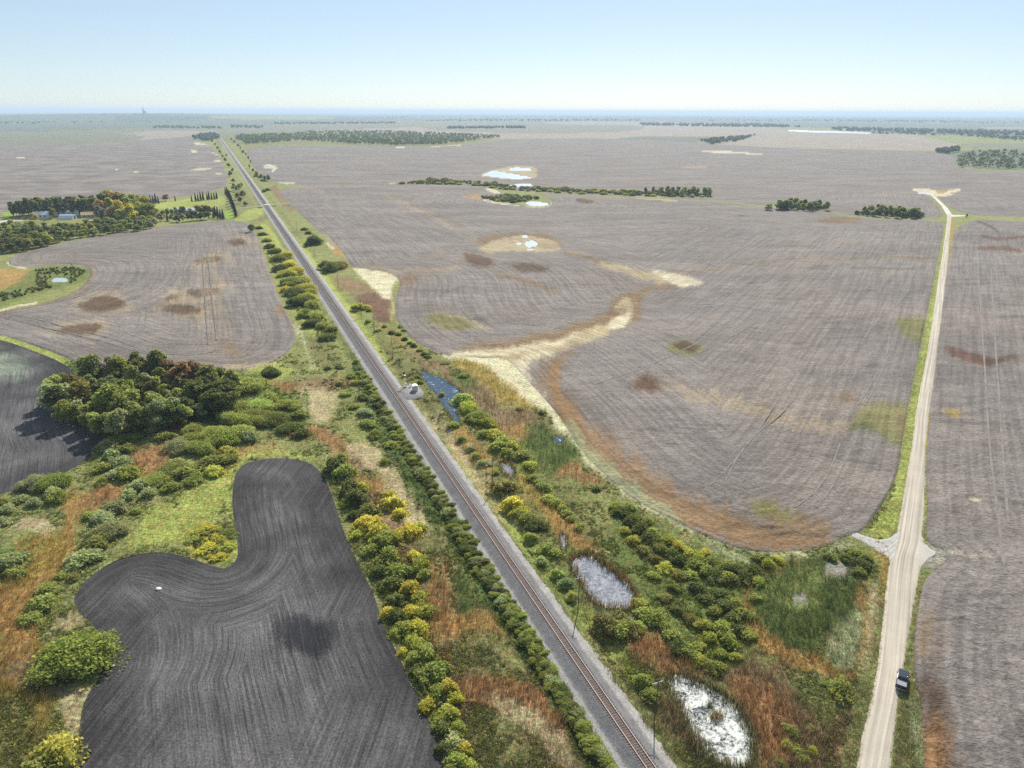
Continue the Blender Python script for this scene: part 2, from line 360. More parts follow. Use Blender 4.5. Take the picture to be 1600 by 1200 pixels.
A('tan', 's', 4, '935,408 960,412 1000,424 1030,430 1050,438 1035,446 1010,440 980,430 950,420')
A('beige', 's', 3, '1010,425 1040,424 1070,432 1108,440 1085,446 1058,450 1045,438')
K('brown', 's', 2, 2.2, '1046,426 1100,424 1150,418 1200,406 1300,404 1460,404')
K('brown', 's', 2, 7, '1058,448 1030,450 1005,456 985,468')
A('brown', 's', 3, '955,470 975,460 1000,456 1006,466 998,475 1002,490 1000,502 975,512 955,505 925,520 900,540 885,545 850,545 800,565 770,560 740,555 800,545 860,525 920,505 950,495')
A('tan', 's', 2, '960,478 980,465 998,466 994,490 980,500 964,494')
A('beige', 's', 2, '958,498 972,494 988,498 975,512 950,516 945,508')
A('tan', 's', 3, '945,508 965,512 940,528 900,540 860,550 820,570 790,580 770,566 820,552 880,528')
A('tan', 's', 3, '900,515 930,515 925,530 895,536')
K('brown', 's', 5, 12, '720,550,8 800,544,22 850,533,26 900,518,22 950,502,22 992,488,26 992,470,24 985,458,12')
K('tan', 's', 4, 12, '705,556,8 760,557,12 810,551,18 850,541,16 900,526,12 950,510,10 985,495,14 985,478,12 975,466,6')
K('beige', 's', 3, 8, '705,557,6 780,555,9 850,541,8 900,526,4')
A('beige', 's', 3, '950,508 966,494 985,490 988,500 972,512 955,516')
K('beige', 's', 4, 20, '860,548,6 830,560,14 812,578,26 812,598,34 830,615,20 850,625,10')
A('brown', 's', 5, '850,560 880,550 905,548 870,572 870,600 900,640 940,690 970,722 1020,752 1100,790 1180,820 1310,850 1250,862 1170,862 1100,835 1030,800 960,745 900,690 865,640 845,600')
A('obr', 's', 7, '900,640 960,690 1020,740 1110,790 1200,830 1180,840 1080,800 980,745 910,675')
A('rust', 's', 4, '860,565 880,560 868,590 885,630 915,675 885,650 858,610')
K('obr', 's', 5, 16, '872,560,8 858,590,12 872,630,16 905,680,18 955,730,20 1010,772,20 1080,806,22 1150,832,22 1230,846,16 1290,846,8')
A('pale', 's', 4, '875,650 900,670 960,735 1020,780 1080,812 1050,812 985,780 930,730 890,690')
A('brown', 's', 6, '1170,790 1200,780 1240,800 1290,820 1290,845 1220,835')
A('olive', 's', 5, '1150,785 1190,778 1245,800 1235,815 1190,805')
A('tan', 's', 5, '668,490 700,490 745,505 780,520 740,516 700,514 675,512')
A('olive', 's', 3, '668,490 710,492 755,515 720,518 690,513 672,505')
E('olive', 's', 2, 1071, 545, 29, 12, 3)
E('spot', 's', 2, 1074, 542, 22, 8, 3)
E('red', 's', 3, 1013, 603, 24, 14, 0)
E('spot', 's', 3, 1015, 603, 19, 11, 0)
K('halo', 's', 8, 8, '1035,598 1090,612 1150,630 1200,645 1280,665 1320,672')
K('halo', 's', 8, 9, '1060,604 1150,632 1250,658 1310,670')
A('olive', 's', 3, '1392,500 1420,495 1446,496 1450,510 1436,540 1420,530 1400,520')
A('olive', 's', 5, '1320,670 1345,640 1380,628 1420,625 1412,690 1390,700 1370,680 1335,678')
A('brown', 's', 5, '1298,615 1320,618 1335,632 1310,630')
A('dk', 's', 4, '1318,668 1350,668 1360,676 1335,680')
A('brown', 's', 4, '1395,640 1412,650 1410,690 1396,670')
K('halo', 's', 8, 6, '560,410 600,418 650,424 720,420')
K('halo', 's', 8, 4, '600,300 700,350 760,385')
A('brown', 's', 8, '620,430 660,424 665,430 640,440 628,460')
# left field
for e in ((163, 477, 37, 13, -3), (127, 517, 33, 9, -8), (324, 407, 22, 5, 0), (318, 456, 24, 6, 0), (283, 484, 32, 9, -6), (368, 380, 14, 6, 0), (280, 466, 18, 8, -10)):
    E('halo', 's', 9, e[0]+6, e[1], e[2]*1.35, e[3]*1.4, e[4])
for e in ((163, 477, 37, 13, -3), (127, 517, 33, 9, -8), (324, 407, 22, 5, 0), (318, 456, 24, 7, 0), (285, 485, 30, 8, -6), (368, 380, 13, 6, 0), (270, 468, 12, 4, -25)):
    E('spot', 's', 3, *e)
K('brown', 's', 5, 12, '345,540 355,552 370,566')
K('halo', 's', 9, 9, '316,400 322,440 330,490 345,540')
A('brown', 's', 3, '430,470 440,475 447,495 432,492')
K('tan', 's', 3, 6, '330,580 400,575 440,562')
K('brown', 's', 4, 6, '0,490 60,480 120,462 145,430 140,415')
# far left field
for s in ('25,246 40,246 38,248 27,248', '293,264 330,263 328,266 300,266', '330,270 352,271 340,273', '300,223 328,224 328,228 305,226', '328,238 342,242 340,244', '180,265 184,264 186,267', '208,268 222,269 210,270', '332,250 346,251 344,253 334,252', '296,232 312,238 300,239'):
    A('beige', 's', 1, s)
A('red', 's', 3, '270,311 300,308 300,314 280,316')
# right field
A('red', 's', 3, '1478,540 1500,548 1530,556 1560,565 1550,574 1520,570 1490,560 1476,552')
A('spot', 's', 4, '1515,555 1560,560 1600,556 1600,562 1560,574 1520,566')
A('gold', 's', 3, '1470,640 1495,640 1505,652 1480,654')
A('red', 's', 3, '1525,388 1560,384 1600,390 1600,396 1570,392 1530,393')
K('red', 's', 2, 4, '1535,371 1560,375 1600,370')
K('spot', 's', 2, 3, '1520,343 1558,360 1562,372')
K('beige', 's', 1, 5, '1516,780 1532,784')
A('spot', 's', 7, '1442,1060 1465,1050 1490,1085 1505,1140 1510,1210 1520,1500 1450,1500 1445,1200')
A('brown', 's', 8, '1436,940 1465,960 1475,1010 1450,1050 1432,1030')
A('rust', 's', 8, '1448,1130 1480,1120 1500,1180 1495,1260 1450,1260')
K('beige', 's', 3, 2, '1446,856 1480,862 1520,868 1560,868')
# ploughed
E('dark', 's', 5, 470, 994, 48, 34, 0)
A('soilg', 's', 12, '-400,440 0,548 60,568 70,580 40,590 0,590 -400,520')
CLS = {'g': 1, 'r': 2, 's': 0, 'w': 3}

def field_at(px, py, raw=False):
    """index of the field polygon at a pixel, -1 for none"""
    f = np.full(px.shape, -1)
    for i, k in enumerate(FORDER): f[inpoly(px, py, FIELDS[k])] = i
    return f
def land(x, y, fld=None, seed=3):
    px, py = P(x, y)
    q = np.clip((py-174)/420., .05, 1.3)
    d = np.clip(np.hypot(x, y), 60, 20000)/220.
    n1 = (fbm(x/7/d, y/13/d, 11)-.5)*2; n2 = (fbm(x/7/d, y/13/d, 47)-.5)*2
    m1 = (fbm(x/1.6/d, y/2.6/d, 71, 3)-.5)*2; m2 = (fbm(x/1.6/d, y/2.6/d, 93, 3)-.5)*2
    rng = np.random.default_rng(seed)
    w1 = rng.uniform(-1, 1, x.shape); w2 = rng.uniform(-1, 1, x.shape)
    if fld is None: fld = field_at(px, py)
    col = np.empty((len(x), 3)); cls = np.ones(len(x), int)
    col[:] = C['grass']
    cr = fld >= 0
    col[cr] = C['crop']; cls[cr] = 0
    pl = (fld == 2) | (fld == 3)
    col[pl] = C['soil']
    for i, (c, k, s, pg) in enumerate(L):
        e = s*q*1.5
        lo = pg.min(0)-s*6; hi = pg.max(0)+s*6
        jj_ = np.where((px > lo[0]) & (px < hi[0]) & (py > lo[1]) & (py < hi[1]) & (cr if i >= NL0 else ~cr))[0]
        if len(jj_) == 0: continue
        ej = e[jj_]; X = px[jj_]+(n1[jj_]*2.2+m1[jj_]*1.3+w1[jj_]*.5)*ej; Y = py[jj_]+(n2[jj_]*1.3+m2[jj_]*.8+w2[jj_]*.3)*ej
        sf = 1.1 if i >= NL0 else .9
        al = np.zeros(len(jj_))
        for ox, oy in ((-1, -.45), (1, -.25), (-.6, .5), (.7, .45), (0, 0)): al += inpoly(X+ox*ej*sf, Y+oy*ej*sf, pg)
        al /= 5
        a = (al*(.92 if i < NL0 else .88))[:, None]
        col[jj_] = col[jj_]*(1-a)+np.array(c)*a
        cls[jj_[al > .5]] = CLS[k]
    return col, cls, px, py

# ------------------------------------------------------------------ node helpers
def mat(name):
    m = bpy.data.materials.new(name); m.use_nodes = True
    t = m.node_tree; t.nodes.clear()
    o = t.nodes.new('ShaderNodeOutputMaterial')
    return m, t, o
class NT:
    def __init__(s, t): s.t = t
    def n(s, ty, **k):
        nd = s.t.nodes.new(ty)
        for a, b in k.items(): setattr(nd, a, b)
        return nd
    def l(s, a, b): s.t.links.new(a, b)
    def noise(s, vec, scale, detail=4, rough=.55, dist=0.0):
        n = s.n('ShaderNodeTexNoise'); n.inputs['Scale'].default_value = scale; n.inputs['Detail'].default_value = detail
        n.inputs['Roughness'].default_value = rough; n.inputs['Distortion'].default_value = dist
        if vec is not None: s.l(vec, n.inputs['Vector'])
        return n.outputs['Fac']
    def mapr(s, v, a, b, c, d, clamp=True):
        n = s.n('ShaderNodeMapRange'); n.clamp = clamp
        for i, q in enumerate((a, b, c, d)): n.inputs[i+1].default_value = q
        s.l(v, n.inputs[0]); return n.outputs[0]
    def math(s, op, a, b):
        n = s.n('ShaderNodeMath', operation=op)
        for i, q in enumerate((a, b)):
            if isinstance(q, (int, float)): n.inputs[i].default_value = q
            else: s.l(q, n.inputs[i])
        return n.outputs[0]
    def mul(s, c, f):
        """colour times grey factor"""
        n = s.n('ShaderNodeVectorMath', operation='SCALE'); s.l(c, n.inputs[0])
        if isinstance(f, (int, float)): n.inputs['Scale'].default_value = f
        else: s.l(f, n.inputs['Scale'])
        return n.outputs[0]
    def mix(s, f, a, b):
        n = s.n('ShaderNodeMix', data_type='RGBA')
        if isinstance(f, (int, float)): n.inputs[0].default_value = f
        else: s.l(f, n.inputs[0])
        for i, q in ((6, a), (7, b)):
            if isinstance(q, tuple): n.inputs[i].default_value = (*q, 1)
            else: s.l(q, n.inputs[i])
        return n.outputs[2]
    def scalev(s, v, x, y, z):
        n = s.n('ShaderNodeMapping'); n.inputs['Scale'].default_value = (x, y, z); s.l(v, n.inputs['Vector']); return n.outputs[0]
    def bump(s, h, st, dist):
        n = s.n('ShaderNodeBump'); n.inputs['Strength'].default_value = st; n.inputs['Distance'].default_value = dist; s.l(h, n.inputs['Height']); return n.outputs[0]
    def pos(s): return s.n('ShaderNodeNewGeometry').outputs['Position']
    def attr(s, name, typ='GEOMETRY', out='Color'):
        n = s.n('ShaderNodeAttribute', attribute_name=name, attribute_type=typ); return n.outputs[out]
    def bsdf(s, col, rough=.9, normal=None, spec=.1, metal=0.0):
        b = s.n('ShaderNodeBsdfPrincipled'); b.inputs['Roughness'].default_value = rough
        b.inputs['Specular IOR Level'].default_value = spec; b.inputs['Metallic'].default_value = metal
        if isinstance(col, tuple): b.inputs['Base Color'].default_value = (*col, 1)
        else: s.l(col, b.inputs['Base Color'])
        if normal is not None: s.l(normal, b.inputs['Normal'])
        return b
def simple(name, col, rough=.6, metal=0.0, spec=.4, var=.12, sc=3.0):
    m, t, o = mat(name); T = NT(t)
    tc = T.n('ShaderNodeTexCoord').outputs['Object']
    f = T.mapr(T.noise(tc, sc, 5), .3, .7, 1-var, 1+var)
    c = T.n('ShaderNodeRGB'); c.outputs[0].default_value = (*col, 1)
    b = T.bsdf(T.mul(c.outputs[0], f), rough, None, spec, metal); T.l(b.outputs[0], o.inputs[0]); return m

def m_crop():
    m, t, o = mat('crop_canopy'); T = NT(t); p = T.pos(); c = T.attr('col')
    u = T.attr('u', out='Fac')
    a = T.noise(T.scalev(p, .75, 1.0, 1), 1.25, 6, .62, .7)
    b = T.noise(T.scalev(p, .5, 1.0, 1), .16, 5, .6, .4)
    g = T.noise(T.scalev(p, .35, 1.0, 1), .022, 6, .62, .3)
    cx = T.n('ShaderNodeCombineXYZ'); T.l(T.math('MULTIPLY', u, .55), cx.inputs[0])
    sp = T.n('ShaderNodeSeparateXYZ'); T.l(p, sp.inputs[0])
    T.l(T.math('MULTIPLY', sp.outputs[0], .02), cx.inputs[1]); T.l(T.math('MULTIPLY', sp.outputs[1], .02), cx.inputs[2])
    ln = T.noise(cx.outputs[0], 1.0, 3, .5)
    f = T.mapr(a, .33, .62, .64, 1.18)  # darkens the noise lows: crevice shade and soil gaps put into colour
    f = T.math('MULTIPLY', f, T.mapr(b, .3, .7, .84, 1.14))
    f = T.math('MULTIPLY', f, T.mapr(g, .3, .7, .78, 1.16))
    f = T.math('MULTIPLY', f, T.mapr(ln, .40, .58, .84, 1.08))
    fl = T.noise(T.scalev(p, .45, 1.0, 1), .06, 6, .7, 1.2); f = T.math('MULTIPLY', f, T.mapr(fl, .56, .66, 1.0, .74))
    col = T.mul(c, f)
    warm = T.noise(p, .012, 4)
    tint = T.mix(T.mapr(warm, .45, .7, 0, .55), (1, 1, 1), (1.09, 1.0, .90))
    mm = T.n('ShaderNodeVectorMath', operation='MULTIPLY'); T.l(col, mm.inputs[0]); T.l(tint, mm.inputs[1])
    h = T.math('ADD', T.math('MULTIPLY', a, 1.0), T.math('MULTIPLY', b, 1.3))
    h = T.math('ADD', h, T.math('MULTIPLY', ln, .35))
    bs = T.bsdf(mm.outputs[0], .95, T.bump(h, .8, .7), .05)
    T.l(bs.outputs[0], o.inputs[0]); return m
def m_plough():
    m, t, o = mat('tilled_soil'); T = NT(t); p = T.pos(); c = T.attr('col'); u = T.attr('u', out='Fac'); u2 = T.attr('u2', out='Fac')
    sp = T.n('ShaderNodeSeparateXYZ'); T.l(p, sp.inputs[0])
    def lines(uu, k, kk):
        cx = T.n('ShaderNodeCombineXYZ'); T.l(T.math('MULTIPLY', uu, k), cx.inputs[0])
        T.l(T.math('MULTIPLY', sp.outputs[0], kk), cx.inputs[1]); T.l(T.math('MULTIPLY', sp.outputs[1], kk), cx.inputs[2])
        return T.noise(cx.outputs[0], 1.0, 4, .75)
    l1 = lines(u, 1.9, .05); l2 = lines(u2, 1.9, .035)
    sel = T.mapr(T.noise(p, .022, 2), .44, .56, 0, 1)
    ln = T.math('ADD', T.math('MULTIPLY', l1, sel), T.math('MULTIPLY', l2, T.math('SUBTRACT', 1.0, sel)))
    wide = lines(u, .16, .01)
    clod = T.noise(p, 2.2, 6, .8)
    f = T.mapr(ln, .36, .66, .58, 1.65)
    f = T.math('MULTIPLY', f, T.mapr(clod, .35, .68, .48, 1.85))
    f = T.math('MULTIPLY', f, T.mapr(wide, .35, .65, .85, 1.2))
    f = T.math('MULTIPLY', f, T.mapr(T.noise(p, .028, 4, .6), .36, .64, .62, 1.75))  # broad tone patches; the bright ones paint in the soil's sheen
    f = T.math('MULTIPLY', f, T.mapr(T.math('ADD', u, T.math('MULTIPLY', T.noise(p, .2, 3), 6.0)), 3.0, 14.0, .66, 1.08))
    h = T.math('ADD', ln, T.math('MULTIPLY', clod, .7))
    bs = T.bsdf(T.mul(c, f), .9, T.bump(h, .7, .35), .12)
    T.l(bs.outputs[0], o.inputs[0]); return m
def m_ground():
    m, t, o = mat('grassland'); T = NT(t); p = T.pos(); c = T.attr('col')
    a = T.noise(T.scalev(p, .8, 1, 1), 1.1, 6, .7, .3); b = T.noise(p, .13, 5, .6); g = T.noise(p, .012, 6, .65)
    f = T.mapr(a, .34, .66, .40, 1.45); f = T.math('MULTIPLY', f, T.mapr(b, .32, .68, .78, 1.2)); f = T.math('MULTIPLY', f, T.mapr(g, .35, .65, .88, 1.12))
    hue = T.mix(T.mapr(T.noise(p, .35, 4), .4, .65, 0, 1), (.90, 1.06, .95), (1.14, .98, 1.0))
    mm = T.n('ShaderNodeVectorMath', operation='MULTIPLY'); T.l(T.mul(c, f), mm.inputs[0]); T.l(hue, mm.inputs[1])
    h = T.math('ADD', a, T.math('MULTIPLY', b, 1.5))
    bs = T.bsdf(mm.outputs[0], .95, T.bump(h, .9, .6), .05); T.l(bs.outputs[0], o.inputs[0]); return m
def m_leaf(name='foliage', trans=.5):
    m, t, o = mat(name); T = NT(t)
    oc = T.n('ShaderNodeObjectInfo').outputs['Color']; j = T.attr('jit')
    sp = T.n('ShaderNodeSeparateColor'); T.l(j, sp.inputs[0])
    c = T.mul(oc, T.mapr(sp.outputs[0], 0, 1, .45, 1.75))
    y = T.mix(sp.outputs[1], (1, 1, 1), (1.4, 1.25, .8))
    mm = T.n('ShaderNodeVectorMath', operation='MULTIPLY'); T.l(c, mm.inputs[0]); T.l(y, mm.inputs[1])
    d = T.n('ShaderNodeBsdfDiffuse'); T.l(mm.outputs[0], d.inputs[0])
    tr = T.n('ShaderNodeBsdfTranslucent'); T.l(T.mul(mm.outputs[0], 1.15), tr.inputs[0])
    ms = T.n('ShaderNodeMixShader'); ms.inputs[0].default_value = trans
    T.l(d.outputs[0], ms.inputs[1]); T.l(tr.outputs[0], ms.inputs[2]); T.l(ms.outputs[0], o.inputs[0]); return m
def m_vcol(name, trans=.3):
    m, t, o = mat(name); T = NT(t); c = T.attr('col')
    d = T.n('ShaderNodeBsdfDiffuse'); T.l(c, d.inputs[0]); tr = T.n('ShaderNodeBsdfTranslucent'); T.l(c, tr.inputs[0])
    ms = T.n('ShaderNodeMixShader'); ms.inputs[0].default_value = trans
    T.l(d.outputs[0], ms.inputs[1]); T.l(tr.outputs[0], ms.inputs[2]); T.l(ms.outputs[0], o.inputs[0]); return m
def m_ballast(name, a, b):
    m, t, o = mat(name); T = NT(t); p = T.pos(); v = T.attr('across', out='Fac')
    n = T.noise(p, 3.0, 5, .85); n2 = T.noise(p, .3, 5, .7)
    vv = T.math('ADD', v, T.math('MULTIPLY', T.math('SUBTRACT', T.noise(p, .8, 4, .7), .5), .5))
    c = T.mix(T.mapr(vv, .5, .8, 0, 1), T.mix(T.mapr(v, -.9, -.1, 0, 1), (.125, .09, .075), a), b)
    f = T.math('MULTIPLY', T.mapr(n, .35, .65, .50, 1.55), T.mapr(n2, .3, .7, .78, 1.22))
    bs = T.bsdf(T.mul(c, f), .9, T.bump(n, .8, .12), .2); T.l(bs.outputs[0], o.inputs[0]); return m
def m_road():
    m, t, o = mat('gravel'); T = NT(t); p = T.pos(); a = T.attr('across', out='Fac'); l = T.attr('along', out='Fac')
    cx = T.n('ShaderNodeCombineXYZ'); T.l(T.math('MULTIPLY', a, 9), cx.inputs[0]); T.l(T.math('MULTIPLY', l, .012), cx.inputs[1])
    st = T.noise(cx.outputs[0], 1.0, 3, .6); n = T.noise(p, 3.5, 5, .75); n2 = T.noise(p, .12, 4)
    f = T.math('MULTIPLY', T.mapr(st, .35, .65, .68, 1.18), T.mapr(n, .3, .7, .86, 1.14)); f = T.math('MULTIPLY', f, T.mapr(n2, .3, .7, .92, 1.08))
    bs = T.bsdf(T.mul(T.attr('col'), f), .92, T.bump(n, .5, .08), .15); T.l(bs.outputs[0], o.inputs[0]); return m
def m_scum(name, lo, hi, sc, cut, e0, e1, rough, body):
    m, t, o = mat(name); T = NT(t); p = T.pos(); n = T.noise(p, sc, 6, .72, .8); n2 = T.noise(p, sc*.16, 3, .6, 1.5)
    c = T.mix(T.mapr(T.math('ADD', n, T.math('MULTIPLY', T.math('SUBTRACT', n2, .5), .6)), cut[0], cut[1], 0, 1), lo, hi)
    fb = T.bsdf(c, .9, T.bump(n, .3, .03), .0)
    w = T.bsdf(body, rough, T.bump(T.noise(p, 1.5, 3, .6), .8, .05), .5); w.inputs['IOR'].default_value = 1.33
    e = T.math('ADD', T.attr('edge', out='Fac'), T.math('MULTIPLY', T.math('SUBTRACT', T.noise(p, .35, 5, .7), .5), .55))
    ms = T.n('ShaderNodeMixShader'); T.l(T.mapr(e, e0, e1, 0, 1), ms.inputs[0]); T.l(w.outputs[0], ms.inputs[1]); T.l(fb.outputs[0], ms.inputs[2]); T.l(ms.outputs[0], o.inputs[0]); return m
def m_water(name, body, rough, bstr, bsc, film=None, filmcut=(.5, .56)):
    m, t, o = mat(name); T = NT(t); p = T.pos()
    n = T.noise(p, bsc, 3, .6)
    w = T.bsdf(body, rough, T.bump(n, bstr, .05), .5); w.inputs['IOR'].default_value = 1.33
    if film is None: T.l(w.outputs[0], o.inputs[0]); return m
    fm = T.noise(p, film[0], 5, .75, 1.2)
    fb = T.bsdf(film[1], film[2], None, .5)
    ms = T.n('ShaderNodeMixShader'); T.l(T.mapr(fm, filmcut[0], filmcut[1], 0, 1), ms.inputs[0]); T.l(w.outputs[0], ms.inputs[1]); T.l(fb.outputs[0], ms.inputs[2]); T.l(ms.outputs[0], o.inputs[0]); return m

MAT = dict(crop=m_crop(), plough=m_plough(), ground=m_ground(), leaf=m_leaf(), blades=m_vcol('grass_blades', .35),
           bark=simple('bark', (.13, .105, .085), .9), barkp=simple('pale_bark', (.36, .34, .30), .9), road=m_road(),
           ballast=m_ballast('ballast', (.135, .13, .13), (.265, .25, .23)))

# ------------------------------------------------------------------ mesh helpers
def mesh_np(name, V, Fq, m, smooth=False, attrs=None, parent=None, link=True):
    """V (n,3), Fq (k,3|4) int"""
    me = bpy.data.meshes.new(name)
    V = np.ascontiguousarray(V, np.float32); Fq = np.ascontiguousarray(Fq, np.int32)
    k, c = Fq.shape
    me.vertices.add(len(V)); me.vertices.foreach_set('co', V.ravel())
    me.loops.add(k*c); me.loops.foreach_set('vertex_index', Fq.ravel())
    me.polygons.add(k); me.polygons.foreach_set('loop_start', np.arange(0, k*c, c, dtype=np.int32))
    me.polygons.foreach_set('loop_total', np.full(k, c, np.int32))
    if smooth: me.polygons.foreach_set('use_smooth', np.ones(k, bool))
    me.update(calc_edges=True)
    for an, av in (attrs or {}).items():
        av = np.asarray(av)
        if av.ndim == 1:
            at = me.attributes.new(an, 'FLOAT', 'POINT'); at.data.foreach_set('value', av.astype(np.float32))
        else:
            at = me.attributes.new(an, 'FLOAT_COLOR', 'POINT')
            at.data.foreach_set('color', np.column_stack([av, np.ones(len(av))]).astype(np.float32).ravel())
    me.materials.append(m)
    if not link: return me
    return put(name, me, parent)
def put(name, me, parent=None, loc=None):
    o = bpy.data.objects.new(name, me); S.collection.objects.link(o)
    if parent is not None: o.parent = parent
    if loc is not None: o.location = loc
    return o
def tag(o, label=None, cat=None, group=None, kind=None):
    if label: o['label'] = label
    if cat: o['category'] = cat
    if group: o['group'] = group
    if kind: o['kind'] = kind
    return o
def empty(name, loc, rz=0):
    o = bpy.data.objects.new(name, None); S.collection.objects.link(o); o.location = loc; o.rotation_euler = (0, 0, rz); o.empty_display_size = .5
    return o
class MB:
    """collects boxes, prisms and tubes"""
    def __init__(s): s.v = []; s.f = []
    def add(s, vs, fs):
        b = len(s.v); s.v += [tuple(v) for v in vs]; s.f += [tuple(i+b for i in f) for f in fs]
    def box(s, c, d, taper=1.0, rz=0):
        x, y, z = d[0]/2, d[1]/2, d[2]/2; vs = []
        for sz, k in ((-1, 1), (1, taper)):
            for sx, sy in ((-1, -1), (1, -1), (1, 1), (-1, 1)):
                a, b = sx*x*k, sy*y*k
                vs.append((c[0]+a*cos(rz)-b*sin(rz), c[1]+a*sin(rz)+b*cos(rz), c[2]+sz*z))
        s.add(vs, [(0, 3, 2, 1), (4, 5, 6, 7), (0, 1, 5, 4), (1, 2, 6, 5), (2, 3, 7, 6), (3, 0, 4, 7)])
    def tube(s, a, b, r0, r1=None, n=8, cap=True):
        r1 = r0 if r1 is None else r1
        a = Vector(a); b = Vector(b); d = (b-a).normalized()
        q = d.to_track_quat('Z', 'Y'); vs = []
        for c, r in ((a, r0), (b, r1)):
            for i in range(n):
                t = 2*pi*i/n; vs.append(c+q @ Vector((r*cos(t), r*sin(t), 0)))
        fs = [(i, (i+1) % n, n+(i+1) % n, n+i) for i in range(n)]
        if cap: fs += [tuple(range(n))[::-1], tuple(range(n, 2*n))]
        s.add(vs, fs)
    def loft(s, rings, cap=True):
        n = len(rings[0]); vs = [p for r in rings for p in r]; fs = []
        for k in range(len(rings)-1):
            for i in range(n): fs.append((k*n+i, k*n+(i+1) % n, (k+1)*n+(i+1) % n, (k+1)*n+i))
        if cap: fs += [tuple(range(n))[::-1], tuple(range((len(rings)-1)*n, len(rings)*n))]
        s.add(vs, fs)
    def mesh(s, name, m, bevel=0):
        me = bpy.data.meshes.new(name); me.from_pydata(s.v, [], s.f); me.materials.append(m)
        import bmesh
        bm = bmesh.new(); bm.from_mesh(me); bmesh.ops.recalc_face_normals(bm, faces=bm.faces)
        if bevel: bmesh.ops.bevel(bm, geom=list(bm.edges), offset=bevel, segments=2, affect='EDGES', clamp_overlap=True)
        bm.to_mesh(me); bm.free(); return me
    def build(s, name, m, parent=None, bevel=0, loc=None): return put(name, s.mesh(name, m, bevel), parent, loc)

# ------------------------------------------------------------------ the ground sheet, cut into fields
CS = cos(PIT)
us = np.arange(-560, 2161, 2.0)-800
qs = [1.6]
while qs[-1] < 1330:
    st = min(2.0, max(.25, qs[-1]*.06)); qs.append(qs[-1]+st)
qs = np.array(qs)
UU, QQ = np.meshgrid(us, qs)
down = QQ*CS; fw = F*cos(PIT)-(QQ-426)*sin(PIT)
X = (UU*H/down).ravel(); Y = (fw*H/down).ravel()
# widen the far rows a little so the ground also fills a view from the side
NR, NC = UU.shape
px, py = P(X, Y)
# pull vertices next to a field edge onto that edge
fld = field_at(px, py).reshape(NR, NC)
PX = px.reshape(NR, NC).copy(); PY = py.reshape(NR, NC).copy()
edge = np.zeros((NR, NC), bool)
dif = np.zeros((NR, NC), bool)
dif[:, 1:] |= fld[:, 1:] != fld[:, :-1]; dif[:, :-1] |= fld[:, 1:] != fld[:, :-1]
dif[1:] |= fld[1:] != fld[:-1]; dif[:-1] |= fld[1:] != fld[:-1]
ii, jj = np.where(dif)
ex = PX[ii, jj]; ey = PY[ii, jj]; best = np.full(len(ex), 1e9); nx = ex.copy(); ny = ey.copy()
for k in FORDER:
    pl = FIELDS[k]; n = len(pl)
    for i in range(n):
        ax, ay = pl[i]; bx, by = pl[(i+1) % n]; vx, vy = bx-ax, by-ay; LL = vx*vx+vy*vy+1e-9
        t = np.clip(((ex-ax)*vx+(ey-ay)*vy)/LL, 0, 1); qx = ax+t*vx; qy = ay+t*vy; d = (ex-qx)**2+(ey-qy)**2
        m = d < best; best[m] = d[m]; nx[m] = qx[m]; ny[m] = qy[m]
vst = np.minimum(1.0, np.maximum(.12, (PY[ii, jj]-174)*.03))
ok = (np.abs(nx-ex) < 1.05) & (np.abs(ny-ey) < 1.02*vst)
PX[ii[ok], jj[ok]] = nx[ok]; PY[ii[ok], jj[ok]] = ny[ok]; edge[ii[ok], jj[ok]] = True
px = PX.ravel(); py = PY.ravel()
e2 = edge.ravel()
gx, gy = G(px[e2], py[e2]); X[e2] = gx; Y[e2] = gy
qpx = (PX[:-1, :-1]+PX[1:, :-1]+PX[:-1, 1:]+PX[1:, 1:])/4; qpy = (PY[:-1, :-1]+PY[1:, :-1]+PY[:-1, 1:]+PY[1:, 1:])/4
qf = field_at(qpx.ravel(), qpy.ravel())
idx = np.arange(NR*NC).reshape(NR, NC)
quads = np.stack([idx[:-1, :-1], idx[:-1, 1:], idx[1:, 1:], idx[1:, :-1]], -1).reshape(-1, 4)[:, ::-1]
# vertex field id by majority (edge vertices belong to the ground)
vf = fld.ravel().copy(); vf[e2] = -1
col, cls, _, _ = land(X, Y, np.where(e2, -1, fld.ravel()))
# edge vertices take a field colour when drawn in a field
colf, _, _, _ = land(X[e2], Y[e2], np.where(fld.ravel()[e2] < 0, 5, fld.ravel()[e2]))

# track axis on the ground
ta = np.array(g1(1010.5, 1199.5)); tb = np.array(g1(339.5, 209))
tdir = (tb-ta)/np.hypot(*(tb-ta)); tnor = np.array([tdir[1], -tdir[0]])   # right-hand side (east)
t0 = ta-tdir*90; tlen = np.hypot(*(tb-t0))
def track(s, off=0.0, z=0.0):
    p = t0+tdir*s+tnor*off; return (p[0], p[1], z)
s_ = (X-t0[0])*tdir[0]+(Y-t0[1])*tdir[1]; dtr = (X-t0[0])*tnor[0]+(Y-t0[1])*tnor[1]

dist = np.hypot(X, Y)
Z = np.zeros(len(X))
near = np.clip(1-(dist-150)/500, 0, 1)
Z += (fbm(X/9, Y/9, 5)-.5)*.5*np.clip(1-(dist-300)/900, 0, 1)*(vf < 0)
Z += (fbm(X/1.7, Y/2.2, 8, 3)-.5)*.55*near*(vf < 0)*(cls != 0)
